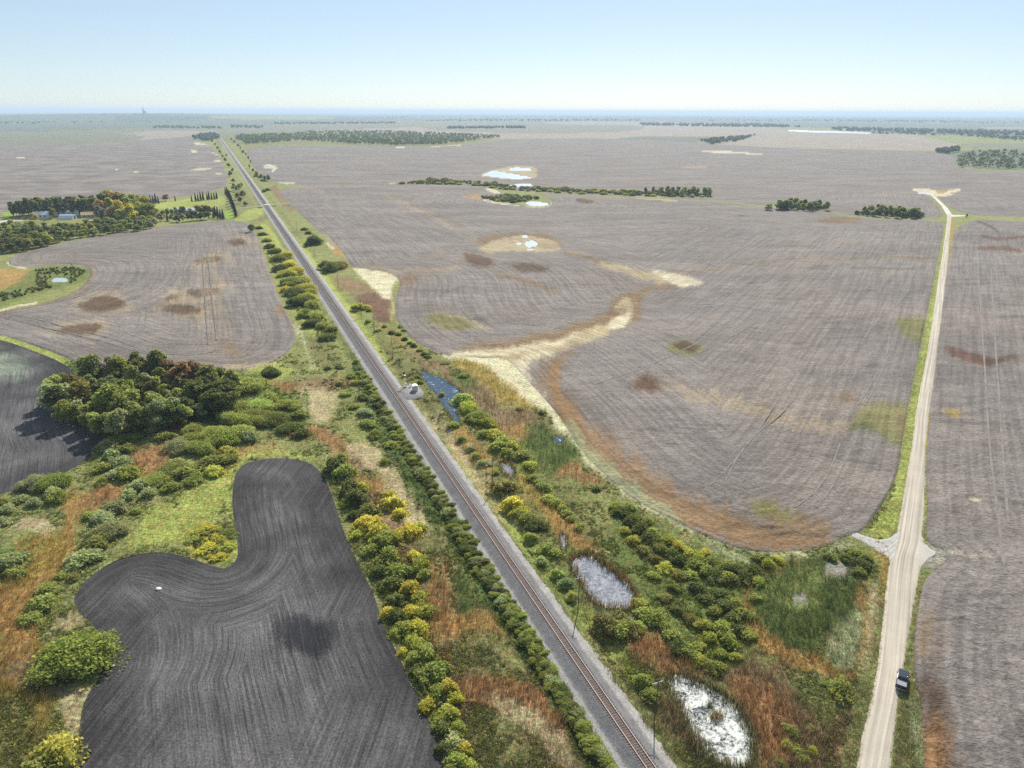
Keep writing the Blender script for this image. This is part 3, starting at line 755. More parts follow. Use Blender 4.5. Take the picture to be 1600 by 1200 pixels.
# hedgerows of standing growth read as thicker cover
crop = (vf >= 0) & (vf != 2) & (vf != 3)
Z[crop] = .45+(fbm(X/2.2, Y/1.6, 21, 3)[crop]-.5)*.42*near[crop]+(fbm(X/14, Y/8, 29)[crop]-.5)*.35*np.clip(1-(dist[crop]-300)/1200, 0, 1)
short = crop & (col[:, 0] > 1.02*C['crop'][0]); Z[short] -= .25
pl = (vf == 2) | (vf == 3); Z[pl] = .06+(fbm(X/.9, Y/.9, 31, 2)[pl]-.5)*.12
Z[e2] = .03
# railway corridor: shallow ditches either side, flat under the bed
dd = np.abs(dtr)
on = (s_ > 0) & (s_ < tlen+30)
k = np.clip(1-np.abs(dd-8.5)/4, 0, 1)*on; Z -= .9*k*k*(3-2*k)
k = on & (dd < 5.0); Z[k] = -.55
# ponds
for nm, pg in POND.items():
    m = inpoly(px, py, pg); Z[m] = -1.0 if nm not in ('far',) else -2
# road bed
ROADE = [(1500, 1268, 1340), (1200, 1337, 1392), (1150, 1347, 1397), (1100, 1359, 1402), (1040, 1371, 1412), (1000, 1375, 1419), (950, 1381, 1427), (900, 1386, 1436), (870, 1391, 1441), (850, 1398, 1441), (840, 1400, 1440),
         (800, 1407, 1444), (750, 1415, 1445.5), (700, 1424, 1446), (650, 1430, 1451), (600, 1439, 1459), (550, 1449, 1465), (500, 1457, 1471), (450, 1464, 1477), (400, 1472, 1482), (370, 1476.5, 1484), (345, 1479.5, 1486.5), (334, 1480, 1488)]
rp = np.array([(a, y) for y, a, b in ROADE]+[(b, y) for y, a, b in ROADE[::-1]], float)
m = inpoly(px, py, rp); Z[m] = -.12
# far rise that carries the elevator, and low swells
ex_, ey_ = g1(226, 186)
Z += 70*np.exp(-(((X-ex_)/2600)**2+((Y-ey_)/2200)**2))
VV = np.column_stack([X, Y, Z])

# furrow coordinate: metres from the field edge
U = np.zeros(len(X)); U2 = (X*cos(.10)+Y*sin(.10)*-1)
for i, kx in enumerate(FORDER):
    m = np.where((fld.ravel() == i) | e2)[0] if kx != 'north' else np.where(fld.ravel() == i)[0]
    if kx == 'far_left': continue
    pl_ = FIELDS[kx]; pg = np.column_stack(G(pl_[:, 0], np.maximum(pl_[:, 1], 200)))
    mm = m[(fld.ravel()[m] == i)]
    U[mm] = segdist(X[mm], Y[mm], pg)
U2[fld.ravel() == 2] = (X*.86+Y*.5)[fld.ravel() == 2]

def sub(faces, name, material, colr):
    used = np.unique(faces); rem = np.full(len(X), -1); rem[used] = np.arange(len(used))
    return mesh_np(name, VV[used], rem[faces], material, True, dict(col=colr[used], u=U[used], u2=U2[used]))
col2 = col.copy(); col2[e2] = colf
soilc = col.copy(); soilc[e2] = C['soil']
o = sub(quads[qf == -1], 'ground', MAT['ground'], col); tag(o, 'rough grassland, wetland edges and far farmland', 'ground', kind='structure')
for i, (nm, lb, ct) in enumerate((('crop_field', 'grey standing crop field beyond the farmstead', 'field'), ('crop_field', 'grey crop field with wheel tracks left of the railway', 'field'),
        ('ploughed_field', 'dark ploughed field at the left edge', 'field'), ('ploughed_field', 'dark ploughed field with curved furrows in the foreground', 'field'),
        ('crop_field', 'grey crop field on the far side of the tree strip', 'field'), ('crop_field', 'grey crop field between railway and gravel road', 'field'), ('crop_field', 'grey crop field right of the gravel road', 'field'))):
    o = sub(quads[qf == i], nm, MAT['plough'] if i in (2, 3) else MAT['crop'], soilc if i in (2, 3) else col2); tag(o, lb, ct, kind='structure')

# ------------------------------------------------------------------ water
MW = dict(blue=m_water('pond_water', (.035, .06, .095), .06, .25, 1.2, (.55, (.30, .36, .42), .5), (.60, .66)),
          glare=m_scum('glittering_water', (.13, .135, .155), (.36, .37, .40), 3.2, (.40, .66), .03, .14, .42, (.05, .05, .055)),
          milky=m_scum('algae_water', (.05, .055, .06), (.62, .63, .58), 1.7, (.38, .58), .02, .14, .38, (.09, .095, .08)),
          far=m_water('slough_water', (.34, .40, .43), .3, .15, .3))  # pale body colour paints in sky reflection and sun glare
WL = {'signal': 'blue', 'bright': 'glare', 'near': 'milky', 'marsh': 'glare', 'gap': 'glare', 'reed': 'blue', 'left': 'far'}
WN = {'signal': 'blue pond beside the railway signal', 'marsh': 'small bright pool in orange reeds', 'gap': 'sliver of bright water above the glittering pond', 'bright': 'glittering grey pond beside the utility pole', 'near': 'pale algae pond at the bottom edge',
      'lake': 'large pale slough in the far crop field'}
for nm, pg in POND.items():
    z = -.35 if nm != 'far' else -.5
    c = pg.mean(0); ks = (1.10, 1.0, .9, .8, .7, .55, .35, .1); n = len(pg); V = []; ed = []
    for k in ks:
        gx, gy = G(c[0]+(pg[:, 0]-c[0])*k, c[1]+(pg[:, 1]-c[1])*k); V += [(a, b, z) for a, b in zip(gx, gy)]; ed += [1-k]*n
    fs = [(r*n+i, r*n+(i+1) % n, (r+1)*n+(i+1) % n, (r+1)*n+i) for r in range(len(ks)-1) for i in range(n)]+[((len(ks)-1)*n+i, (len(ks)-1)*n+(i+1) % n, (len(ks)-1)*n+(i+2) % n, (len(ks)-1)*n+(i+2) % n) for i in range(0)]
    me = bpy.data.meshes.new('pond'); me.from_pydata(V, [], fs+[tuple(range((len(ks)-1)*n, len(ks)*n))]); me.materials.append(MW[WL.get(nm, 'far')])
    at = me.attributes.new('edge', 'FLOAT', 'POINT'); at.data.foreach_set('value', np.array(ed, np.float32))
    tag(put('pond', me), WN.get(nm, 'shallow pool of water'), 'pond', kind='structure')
# ------------------------------------------------------------------ railway
prof = [(-6.2, -.75, 1), (-5.0, -.12, 1), (-3.9, .02, 1), (-3.3, .10, .6), (-1.75, 1.0, .2), (-1.3, 1.13, 0), (-.85, 1.165, -1), (.85, 1.165, -1), (1.3, 1.13, 0), (1.75, 1.0, .2), (3.3, .12, .6), (4.2, .04, 1), (5.2, -.12, 1), (6.3, -.75, 1)]
ss = [0]
while ss[-1] < tlen: ss.append(ss[-1]+max(.7, (ss[-1]-60)*.012))
ss = np.array(ss); V = []; av = []
for s in ss:
    for k, (o_, z, a) in enumerate(prof):
        j = (vn(np.array([s*.35]), np.array([k*7.7]), 5)[0]-.5)*(.9 if k in (0, 1, 12, 13) else .3 if k in (2, 3, 10, 11) else .04)
        V.append(track(s, o_+j, z)); av.append(a)
n = len(prof); fq = [(i*n+k, i*n+k+1, (i+1)*n+k+1, (i+1)*n+k) for i in range(len(ss)-1) for k in range(n-1)]
o = mesh_np('railway_embankment', np.array(V), np.array(fq), MAT['ballast'], True, dict(across=np.array(av)))
tag(o, 'grey stone ballast embankment under the railway', 'embankment', kind='structure')
ang = atan2(tdir[1], tdir[0])
tr = empty('railway_track', track(0, 0, 0)); tag(tr, 'single straight railway track on grey ballast running to the horizon', 'railway track')
m_steel, t_, o_ = mat('rail_steel'); T = NT(t_); b_ = T.bsdf((.60, .58, .56), .7, None, .1, 0); T.l(b_.outputs[0], o_.inputs[0])
m_rust = simple('rail_rust', (.12, .065, .045), .85); m_tie = simple('tie_wood', (.13, .092, .078), .9, var=.3, sc=1.2)
for sg in (-.755, .755):
    V = []; pr = [(-.07, 1.20), (-.07, 1.225), (-.02, 1.24), (-.05, 1.37), (.05, 1.37), (.02, 1.24), (.07, 1.225), (.07, 1.20)]
    sr = ss[::2] if len(ss) % 2 else np.append(ss[::2], ss[-1])
    for s in sr:
        for a, z in pr: p = track(s, sg+a, z); V.append((p[0]-t0[0], p[1]-t0[1], z))
    n = len(pr); fq = [(i*n+k, i*n+k+1, (i+1)*n+k+1, (i+1)*n+k) for i in range(len(sr)-1) for k in range(n-1)]
    me = mesh_np('rail', np.array(V), np.array(fq), m_rust, False, link=False); me.materials.append(m_steel)
    mi = np.array([1 if (f % (n-1)) == 3 else 0 for f in range(len(fq))], np.int32); me.polygons.foreach_set('material_index', mi)
    put('rail', me, tr)
rnd = random.Random(5)
tb_ = MB(); tb_.box((0, 0, 0), (.24, 2.6, .18)); tie_me = tb_.mesh('sleeper', m_tie)
rest = MB(); kk = 0; s = 42.0
tp = None
while s < 1500:
    w = rnd.uniform(-.03, .03)
    if kk < 98:
        o = put('sleeper', tie_me, tr); o.location = (tdir[0]*s+tnor[0]*w, tdir[1]*s+tnor[1]*w, 1.12); o.rotation_euler = (0, 0, ang+rnd.uniform(-.02, .02))
    else:
        rest.box((tdir[0]*s+tnor[0]*w, tdir[1]*s+tnor[1]*w, 1.12+rnd.uniform(-.01, .01)), (.24, 2.6, .18), rz=ang)
    s += .6; kk += 1
o = rest.build('sleeper_run', m_tie, tr); o['kind'] = 'stuff'

# ------------------------------------------------------------------ roads
def strip(name, edges, z, colr, label, crown=.0, nx=10):
    """edges: rows of (left px, left py, right px, right py)"""
    E_ = smooth_poly(np.array(edges, float), 2, False); V = []; ac = []; al = []; L0 = 0; pv = None
    for r in E_:
        a = np.array(g1(r[0], r[1])); b = np.array(g1(r[2], r[3])); c = (a+b)/2
        if pv is not None: L0 += np.hypot(*(c-pv))
        pv = c; w = np.hypot(*(b-a))
        for k in range(nx+1):
            t = k/nx; j = 0 if 0 < k < nx else (rnd.random()-.5)*.12
            q = a+(b-a)*(t+j*.3); V.append((q[0], q[1], z+crown*(1-(2*t-1)**2)-(.25 if k in (0, nx) else 0))); ac.append(t*w/7); al.append(L0)
    n = nx+1; fq = [(i*n+k, i*n+k+1, (i+1)*n+k+1, (i+1)*n+k) for i in range(len(E_)-1) for k in range(nx)]
    V = np.array(V); cc = np.tile(np.array(colr), (len(V), 1))
    o = mesh_np(name, V, np.array(fq), MAT['road'], True, dict(across=np.array(ac), along=np.array(al), col=cc)); tag(o, label, name.replace('_', ' '), kind='structure'); return o
def dens(rows, n=6):
    r = np.array(rows, float); out = []
    for i in range(len(r)-1):
        for k in range(n): out.append(r[i]+(r[i+1]-r[i])*k/n)
    out.append(r[-1]); return out
strip('gravel_road', dens([(a, y, b, y) for y, a, b in ROADE]), .14, (.42, .37, .30), 'pale gravel road running up the right side', .12)
strip('gravel_road', dens([(1480, 337, 1489, 337), (1471, 322, 1481, 325), (1456, 306, 1463, 308), (1448, 303, 1456, 303)], 3), .20, (.52, .49, .44), 'pale branch of the gravel road near the far pond', .05)
strip('gravel_road', dens([(1486, 335.5, 1486, 339), (1498, 336, 1498, 338.5), (1512, 337, 1512, 338)], 3), .22, (.52, .49, .44), 'short pale spur road to the right', .03)
strip('field_approach', dens([(1334, 831, 1330, 839), (1352, 837, 1348, 847), (1372, 843, 1366, 858), (1390, 840, 1384, 870), (1408, 826, 1394, 884)], 4), .18, (.42, .40, .37), 'grey field approach joining the gravel road', .04)
strip('field_approach', dens([(1432, 820, 1430, 898), (1444, 840, 1440, 890), (1452, 856, 1449, 876), (1462, 862, 1461, 868)], 4), .16, (.42, .385, .34), 'pale gravel apron on the right side of the road', .02)
strip('dirt_track', dens([(360, 325.5, 360, 327.5), (395, 322.5, 395, 324.5), (413, 321, 413, 323.5)], 3), .3, (.20, .21, .11), 'grassy track to the level crossing')
strip('dirt_track', dens([(421, 320.5, 421, 322.5), (445, 317, 445, 319), (480, 314, 480, 315.5)], 3), .35, (.22, .22, .13), 'grassy track east of the level crossing')
strip('farm_driveway', dens([(-60, 349, -60, 353), (0, 344.5, 0, 348.5), (36, 341.5, 36, 344.5)], 3), .12, (.46, .43, .40), 'pale farm driveway')
# gravel pad by the signal
pg = smooth_poly(poly('621,605 640,601 655,603 664,613 661,619 645,624 634,627 624,618'), 2); gx, gy = G(pg[:, 0], pg[:, 1])
cxy = (gx.mean(), gy.mean()); n = len(gx)
V = [(a, b, -.4) for a, b in zip(gx, gy)]+[(cxy[0]+(a-cxy[0])*.88, cxy[1]+(b-cxy[1])*.88, .35) for a, b in zip(gx, gy)]+[(cxy[0], cxy[1], .38)]
fs = [(i, (i+1) % n, n+(i+1) % n) for i in range(n)]+[(i, n+(i+1) % n, n+i) for i in range(n)]+[(n+i, n+(i+1) % n, 2*n) for i in range(n)]
o = mesh_np('gravel_pad', np.array(V), np.array(fs), MAT['ballast'], True, dict(across=np.full(len(V), .66))); tag(o, 'pale gravel pad beside the track', 'gravel pad', kind='structure')
# wheel tracks pressed into the crop
m_trk = simple('pressed_stubble', (.14, .12, .105), .95, var=.4, sc=.3); m_trk2 = simple('pale_pressed_stubble', (.17, .148, .13), .95, var=.3, sc=.3)
def wheel(s, w, m, z=.56):
    p = smooth_poly(poly(s), 2, False); pts = []
    for i in range(len(p)-1):
        for k in range(6): pts.append(p[i]+(p[i+1]-p[i])*k/6)
    pts = np.array(pts); gx, gy = G(pts[:, 0], pts[:, 1]); V = []
    for i in range(len(gx)):
        j = max(i-1, 0); k = min(i+1, len(gx)-1); dx, dy = gx[k]-gx[j], gy[k]-gy[j]; l = math.hypot(dx, dy)+1e-9
        ww = w*(.30+.8*vn(np.array([gx[i]*.25]), np.array([gy[i]*.25]), 77)[0])
        dg = math.hypot(gx[i], gy[i]); zz = z-.01+(fbm(np.array([gx[i]/14]), np.array([gy[i]/8]), 29)[0]-.5)*.35*min(1, max(0, 1-(dg-300)/1200))
        V += [(gx[i]-dy/l*ww/2, gy[i]+dx/l*ww/2, zz), (gx[i]+dy/l*ww/2, gy[i]-dx/l*ww/2, zz)]
    fq = [(2*i, 2*i+1, 2*i+3, 2*i+2) for i in range(len(gx)-1)]
    o = mesh_np('wheel_track', np.array(V), np.array(fq), m); tag(o, 'wheel track pressed into the crop', 'wheel track', kind='structure')
for s in ('312,357 315,390 318,430 321,480 326,541', '319,356 323,390 328,430 333,480 339,533', '240,373 232,420 224,470 213,520 203,547', '250,372 243,420 234,470 224,520 216,545 222,551 270,556 310,556 345,548',
          '371,385 376,430 388,475 397,510 405,540', '381,382 388,430 398,468 412,500 419,535', '112,400 108,408 114,415 122,420', '160,405 158,402 172,408 184,420 181,436 160,450 120,466 60,480 0,489',
          '0,497 50,508 110,522 160,534 210,550 255,560', '0,490 60,500 120,517 170,528 215,545', '124,377 112,395 110,403', '170,392 162,404'):
    wheel(s, .9, m_trk)
for s in ('1165,495 1120,520 1085,540 1010,575 960,592 930,602', '1180,505 1130,535 1085,556', '1340,545 1300,590 1262,600 1220,650 1190,672 1160,700 1130,760', '1270,545 1230,600 1195,660 1150,720 1110,760', '1425,430 1420,455 1395,485 1370,500 1350,530',
          '1390,520 1385,560 1370,600 1350,635', '1372,580 1350,620 1335,640', '1312,695 1300,730 1280,765 1250,790 1240,795', '1330,700 1315,735 1295,770 1275,795',
          ):
    wheel(s, .7, m_trk2)
for s in ('1528,420 1533,500 1540,600 1545,700 1558,800 1570,900', '1548,420 1553,500 1556,560 1562,640 1568,740 1575,820'): wheel(s, .9, m_trk2)
# ------------------------------------------------------------------ plant prototypes
RG = np.random.default_rng(12)
def leaves(cent, size, jitter_up=.7, flat=.0):
    """quads round points; returns V, F"""
    n = len(cent); a = RG.normal(size=(n, 3)); a[:, 2] += jitter_up; a /= np.linalg.norm(a, axis=1)[:, None]
    b = RG.normal(size=(n, 3)); b = np.cross(a, b); b /= np.linalg.norm(b, axis=1)[:, None]; c = np.cross(a, b)
    s = size*RG.uniform(.6, 1.4, n)[:, None]
    V = np.stack([cent-b*s*.5-c*s*.7, cent+b*s*.6-c*s*.2, cent+b*s*.35+c*s*.7, cent-b*s*.55+c*s*.3], 1).reshape(-1, 3)
    return V, np.arange(4*n).reshape(n, 4)
def lobes_to_mesh(name, lobes, n, size, mat_, shell=.75, yel=.15, cut=None):
    w = np.array([l[3]**2 for l in lobes]); w = w/w.sum(); k = RG.choice(len(lobes), n, p=w)
    Lb = np.array(lobes); d = RG.normal(size=(n, 3)); d[:, 2] = np.where(RG.random(n) < .75, np.abs(d[:, 2]), d[:, 2]); d /= np.linalg.norm(d, axis=1)[:, None]
    r = np.where(RG.random(n) < shell, np.clip(RG.normal(.98, .17, n), .5, 1.5), RG.uniform(.3, .9, n))
    c = Lb[k, :3]+d*(r*Lb[k, 3])[:, None]*np.array([1, 1, Lb[0, 4] if Lb.shape[1] > 4 else 1])
    keep = c[:, 2] > 0.0
    if cut is not None: keep &= cut(c)
    c = c[keep]; k = k[keep]; n = len(c)
    V, Fq = leaves(c, size)
    lj = RG.uniform(.2, .8, len(lobes)); cl = fbm(c[:, 0]*9+c[:, 2]*5, c[:, 1]*9, 3, 2)
    j = np.clip(lj[k]*.45+cl*.35+RG.uniform(0, .35, n)-.05, 0, 1); yy = (RG.random(n) < yel)*RG.uniform(.3, 1, n)
    J = np.repeat(np.column_stack([j, yy, np.zeros(n)]), 4, 0)
    return V, Fq, J
def tube_np(pts, rad, n=6):
    V = []; Fq = []
    for i, (p, r) in enumerate(zip(pts, rad)):
        for k in range(n): t = 2*pi*k/n; V.append((p[0]+r*cos(t), p[1]+r*sin(t), p[2]))
    for i in range(len(pts)-1):
        for k in range(n): Fq.append((i*n+k, i*n+(k+1) % n, (i+1)*n+(k+1) % n, (i+1)*n+k))
    return np.array(V), np.array(Fq)
def join(parts):
    V = []; Fq = []; J = []; M = []; b = 0
    for v, f, j, m in parts:
        V.append(v); Fq.append(f+b); J.append(j if j is not None else np.zeros((len(v), 3))); M.append(np.full(len(f), m)); b += len(v)
    return np.concatenate(V), np.concatenate(Fq), np.concatenate(J), np.concatenate(M)
def finish(name, parts, bark='bark'):
    V, Fq, J, M = join(parts); me = mesh_np(name, V, Fq, MAT['leaf'], False, dict(jit=J), link=False); me.materials.append(MAT[bark])
    me.polygons.foreach_set('material_index', M.astype(np.int32)); return me
def trunk_parts(h, r, lean=.04, limbs=5, top=.75):
    ps = [np.array([0, 0, -.01])]; 
    for k in range(1, 6): ps.append(np.array([RG.normal()*lean*.5, RG.normal()*lean*.5, h*top*k/5]))
    out = [tube_np(ps, [r*(1-.16*k) for k in range(6)])]
    for k in range(limbs):
        a = RG.uniform(0, 2*pi); z = h*RG.uniform(.25, .6); b = ps[min(5, int(z/(h*top)*5))]; l = h*RG.uniform(.18, .3)
        out.append(tube_np([np.array([b[0], b[1], z]), np.array([b[0]+cos(a)*l*.5, b[1]+sin(a)*l*.5, z+l*.5]), np.array([b[0]+cos(a)*l*.8, b[1]+sin(a)*l*.8, z+l*1.1])], [r*.45, r*.3, r*.12], 5))
    return out
def shrub(n=2000, size=.06, hh=.62, nl=9, seed=0):
    lb = [(0, 0, hh*.35, .30, 1)]
    for i in range(nl):
        a = RG.uniform(0, 2*pi); r = RG.uniform(.10, .42); s = RG.uniform(.08, .21)
        lb.append((cos(a)*r, sin(a)*r, max(.06, hh*RG.uniform(.25, .72)*(1-r)), s, 1))
    V, Fq, J = lobes_to_mesh('s', lb, n, size, None, yel=.12)
    ns = 420; a_ = RG.uniform(0, 2*pi, ns); r_ = RG.uniform(.25, .66, ns); cs = np.column_stack([np.cos(a_)*r_, np.sin(a_)*r_, RG.uniform(0, .16, ns)*(1-r_)]); Vk, Fk = leaves(cs, size*.9)
    Jk = np.repeat(np.column_stack([RG.uniform(.1, .9, ns), (RG.random(ns) < .3)*1.0, np.zeros(ns)]), 4, 0); Fk = Fk+len(V); V = np.concatenate([V, Vk]); Fq = np.concatenate([Fq, Fk]); J = np.concatenate([J, Jk])
    st = [tube_np([np.array([0, 0, 0]), np.array([cos(a)*.1, sin(a)*.1, hh*.5])], [.012, .006], 4) for a in (0, 2, 4)]
    return finish('shrub', [(V, Fq, J, 0)]+[(v, f, None, 1) for v, f in st])
SHR = [shrub(hh=RG.uniform(.42, .66), nl=int(RG.integers(9, 17))) for _ in range(9)]
SHRB = [shrub(n=14000, size=.024, hh=RG.uniform(.42, .52), nl=40) for _ in range(3)]
def tree_meshes(n=3000, size=.042, wid=.5, base=.14, bark='bark', nl=24, shell=.7, yel=.12, lean=.04, limbs=6):
    """unit height; returns trunk, crown, combined"""
    lb = []
    for i in range(nl):
        z = base+.12+(1-base-.2)*RG.random()**.8; prof_ = sin(pi*min(1, max(0, (z-base)/(1-base)))**.75)
        a = RG.uniform(0, 2*pi); r = wid*.5*prof_*RG.uniform(.2, 1.0); lb.append((cos(a)*r, sin(a)*r, z, wid*RG.uniform(.10, .24), 1))
    V, Fq, J = lobes_to_mesh('t', lb, n, size, None, shell, yel)
    tk = trunk_parts(1, .016, lean, limbs)
    crown = mesh_np('crown', V, Fq, MAT['leaf'], False, dict(jit=J), link=False)
    tv = [(v, f, None, 0) for v, f in tk]; v_, f_, _, _ = join(tv); trunk = mesh_np('trunk', v_, f_, MAT[bark], True, link=False)
    both = finish('tree', [(V, Fq, J, 0)]+[(v, f, None, 1) for v, f in tk], bark)
    return trunk, crown, both
TREE = [tree_meshes(wid=RG.uniform(.45, .75), shell=RG.uniform(.5, .75)) for _ in range(9)]
POP = [tree_meshes(wid=.26, base=.08, size=.04, nl=20) for _ in range(4)]
BARE = [tree_meshes(n=420, size=.03, wid=.5, bark='barkp', limbs=14, yel=.4) for _ in range(3)]
def spruce_meshes():
    n = 1500; t = RG.random(n)**.7; z = .04+t*.95; r = (1-t)*.19*(0.75+.25*np.sin(z*60)); a = RG.uniform(0, 2*pi, n); rr = r*RG.uniform(.5, 1.08, n)
    c = np.column_stack([np.cos(a)*rr, np.sin(a)*rr, z-.03*rr/.19]); V, Fq = leaves(c, .045)
    J = np.repeat(np.column_stack([RG.uniform(.2, .8, n), np.zeros(n), np.zeros(n)]), 4, 0)
    tk = tube_np([np.array([0, 0, 0]), np.array([0, 0, .5]), np.array([0, 0, .97])], [.014, .009, .002])
    return finish('spruce', [(V, Fq, J, 0), (tk[0], tk[1], None, 1)])
SPR = [spruce_meshes() for _ in range(3)]

PC = dict(dk=((.15, .17, .055), 'dark green'), g=((.275, .30, .08), 'green'), gg=((.31, .34, .16), 'grey-green'), y=((.47, .43, .08), 'yellow'),
          yg=((.36, .37, .08), 'yellow-green'), lg=((.33, .37, .11), 'light green'), br=((.30, .21, .11), 'brown'), o=((.36, .25, .07), 'orange'), b=((.27, .25, .21), 'grey'),
          sp=((.05, .075, .045), 'dark green'), ol=((.25, .225, .075), 'olive'))
ZONES = {}
def plant(zone, px_, py_, w, colk, kind='shrub', h=None, label=None):
    """px_,py_ base in the photo; w width in photo px (h height in metres for trees)"""
    x, y = g1(px_, py_); mp = mpp(px_, py_); m_ = w*mp
    c, cw = PC[colk]; kc = RG.uniform(.78, 1.2); c = tuple(v*kc*RG.uniform(.95, 1.05) for v in c)
    rz = RG.uniform(0, 2*pi); z = float(-.05)
    if kind == 'shrub':
        me = SHRB[RG.integers(len(SHRB))] if m_ > 7.5 else SHR[RG.integers(len(SHR))]
        o = put('shrub', me, None, (x, y+m_*.25, z)); hs = (h or ZH.get(zone, .85))*m_*1.12; o.scale = (m_*1.12*RG.uniform(.9, 1.25), m_*1.12*RG.uniform(.75, 1.2), hs*RG.uniform(.8, 1.1)); o.rotation_euler = (0, 0, rz); o.color = (*c, 1)
        cat = {'willow_left': 'willow shrub', 'willow_mid': 'willow shrub', 'pond_willows': 'willow shrub', 'west_hedge': 'hedge bush', 'slough_strip': 'slough bush', 'plough_border': 'border bush'}.get(zone, 'shrub')
        o.name = cat.replace(' ', '_')
    elif kind == 'spruce':
        o = put('spruce_tree', SPR[RG.integers(3)], None, (x, y, z)); o.scale = (h*w, h*w, h); o.rotation_euler = (0, 0, rz); o.color = (*c, 1); cat = 'spruce tree'
    else:
        lib = {'tree': TREE, 'poplar': POP, 'bare': BARE}[kind]; tk, cr, both = lib[RG.integers(len(lib))]
        nm = {'tree': 'broadleaf_tree', 'poplar': 'poplar_tree', 'bare': 'bare_tree'}[kind]
        if py_ > 520:
            o = empty(nm, (x, y, z), rz); o.scale = (h*w, h*w, h)
            a = put('trunk', tk, o); b = put('crown', cr, o); b.color = (*c, 1)
        else:
            o = put(nm, both, None, (x, y, z)); o.rotation_euler = (0, 0, rz); o.scale = (h*w, h*w, h); o.color = (*c, 1)
        cat = nm.replace('_', ' ')
    ZONES.setdefault(zone, []).append([o, px_, py_, cw, m_, cat, label])
    return o
ZH = {'west_hedge': .62, 'yellow_patch': .38, 'willow_left': .78, 'willow_mid': .75, 'plough_border': 1.0, 'east_thicket': .8}
SCL = {'east_thicket': .86, 'pond_willows': .92, 'plough_border': .92}
def P3(zone, s, kind='shrub', h=None):
    for it in s.split():
        a = it.split(','); a[2] = float(a[2])*SCL.get(zone, 1); plant(zone, float(a[0]), float(a[1]), float(a[2]), a[3], kind, float(a[4]) if len(a) > 4 else h)
def scatter(zone, pl, sp, pick, kind, hr, wr=(.9, 1.15), asp=.55, seed=1, mx=400):
    """loose planting inside a photo outline, spacing sp photo px"""
    r = np.random.default_rng(seed); pl = poly(pl); lo = pl.min(0); hi = pl.max(0); pts = []
    for _ in range(9000):
        p = r.uniform(lo, hi)
        if not inpoly(np.array([p[0]]), np.array([p[1]]), pl)[0]: continue
        if any(((p[0]-q[0])/sp)**2+((p[1]-q[1])/(sp*asp))**2 < 1 for q in pts): continue
        pts.append(p)
        if len(pts) >= mx: break
    for p in pts:
        c, kd = pick(p[0], p[1], r); kd = kd or kind
        if kd == 'shrub': plant(zone, p[0], p[1], r.uniform(*hr), c, kd)
        else: plant(zone, p[0], p[1], r.uniform(*wr), c, kd, r.uniform(*hr))
def hedge(zone, s, n, w, cols, off=0, seed=3):
    r = np.random.default_rng(seed); p = smooth_poly(poly(s), 2, False); d = np.r_[0, np.cumsum(np.hypot(*np.diff(p, axis=0).T))]
    for k in range(n):
        t = (k+r.uniform(.2, .8))/n; t = 1-(1-t)**1.0; q = np.array([np.interp(t*d[-1], d, p[:, 0]), np.interp(t*d[-1], d, p[:, 1])]); sc = .55+.45*(q[1]-500)/700
        plant(zone, q[0]+r.normal()*off*sc, q[1]+r.normal()*off*.6*sc, w*sc*r.uniform(.7, 1.25), r.choice(cols.split()))

# left wetland willows
P3('willow_left', '48,766,44,gg 78,764,42,g 78,776,27,gg 86,785,34,g 50,792,26,gg 28,787,24,gg 8,803,26,gg -4,822,26,gg 0,790,22,g 158,758,22,g 165,704,30,gg 181,694,34,g 170,720,32,gg 159,738,30,g 186,733,34,gg 178,750,30,gg 197,748,32,g 196,708,24,g '
   '200,778,28,gg 177,803,36,gg 216,768,34,gg 236,763,40,g 230,778,28,gg 265,768,26,g 212,803,18,g 135,812,22,g 157,820,40,gg 162,845,52,gg 148,856,34,g 127,884,42,gg 108,898,24,gg 95,905,20,g 112,908,22,ol 68,933,36,g 84,928,20,gg 58,956,42,g 42,976,32,g 8,890,46,gg 20,905,30,g')
P3('willow_mid', '250,750,26,gg 268,742,42,g 285,750,36,g 302,752,30,g 296,758,26,g 320,732,36,g 331,742,28,yg 346,728,34,g 275,706,42,gg 310,710,44,g 350,694,46,g 371,684,38,lg 340,700,30,g 386,690,30,gg 292,694,34,g 362,668,46,g 391,658,38,g 402,642,34,lg 418,628,28,g 386,612,42,lg '
   '376,645,34,g 432,643,26,g 300,680,34,g 330,684,36,lg 405,668,34,g 385,598,30,lg 420,590,26,dk 398,606,26,g 430,664,40,dk 450,676,36,dk 470,684,26,dk 446,640,34,g 465,655,26,g 352,712,30,yg 262,756,22,g 255,690,26,g 235,678,30,gg 205,690,28,g')
plant('single', 105, 1060, 108, 'g', h=.75, label='very large rounded bright green willow touching the front ploughed field on its left')
plant('single', 82, 1200, 56, 'yg', h=1.2, label='tall yellow-green bush cut by the bottom edge, left of the front ploughed field')
plant('single', 60, 1225, 60, 'g', h=1.0, label='green bush at the bottom left corner beside the yellow-green bush')
P3('yellow_patch', '308,838,30,yg 322,832,30,y 337,850,34,y 350,860,28,yg 322,862,32,y 340,876,30,y 300,848,26,g 352,838,26,g 332,842,20,g 318,850,20,y')
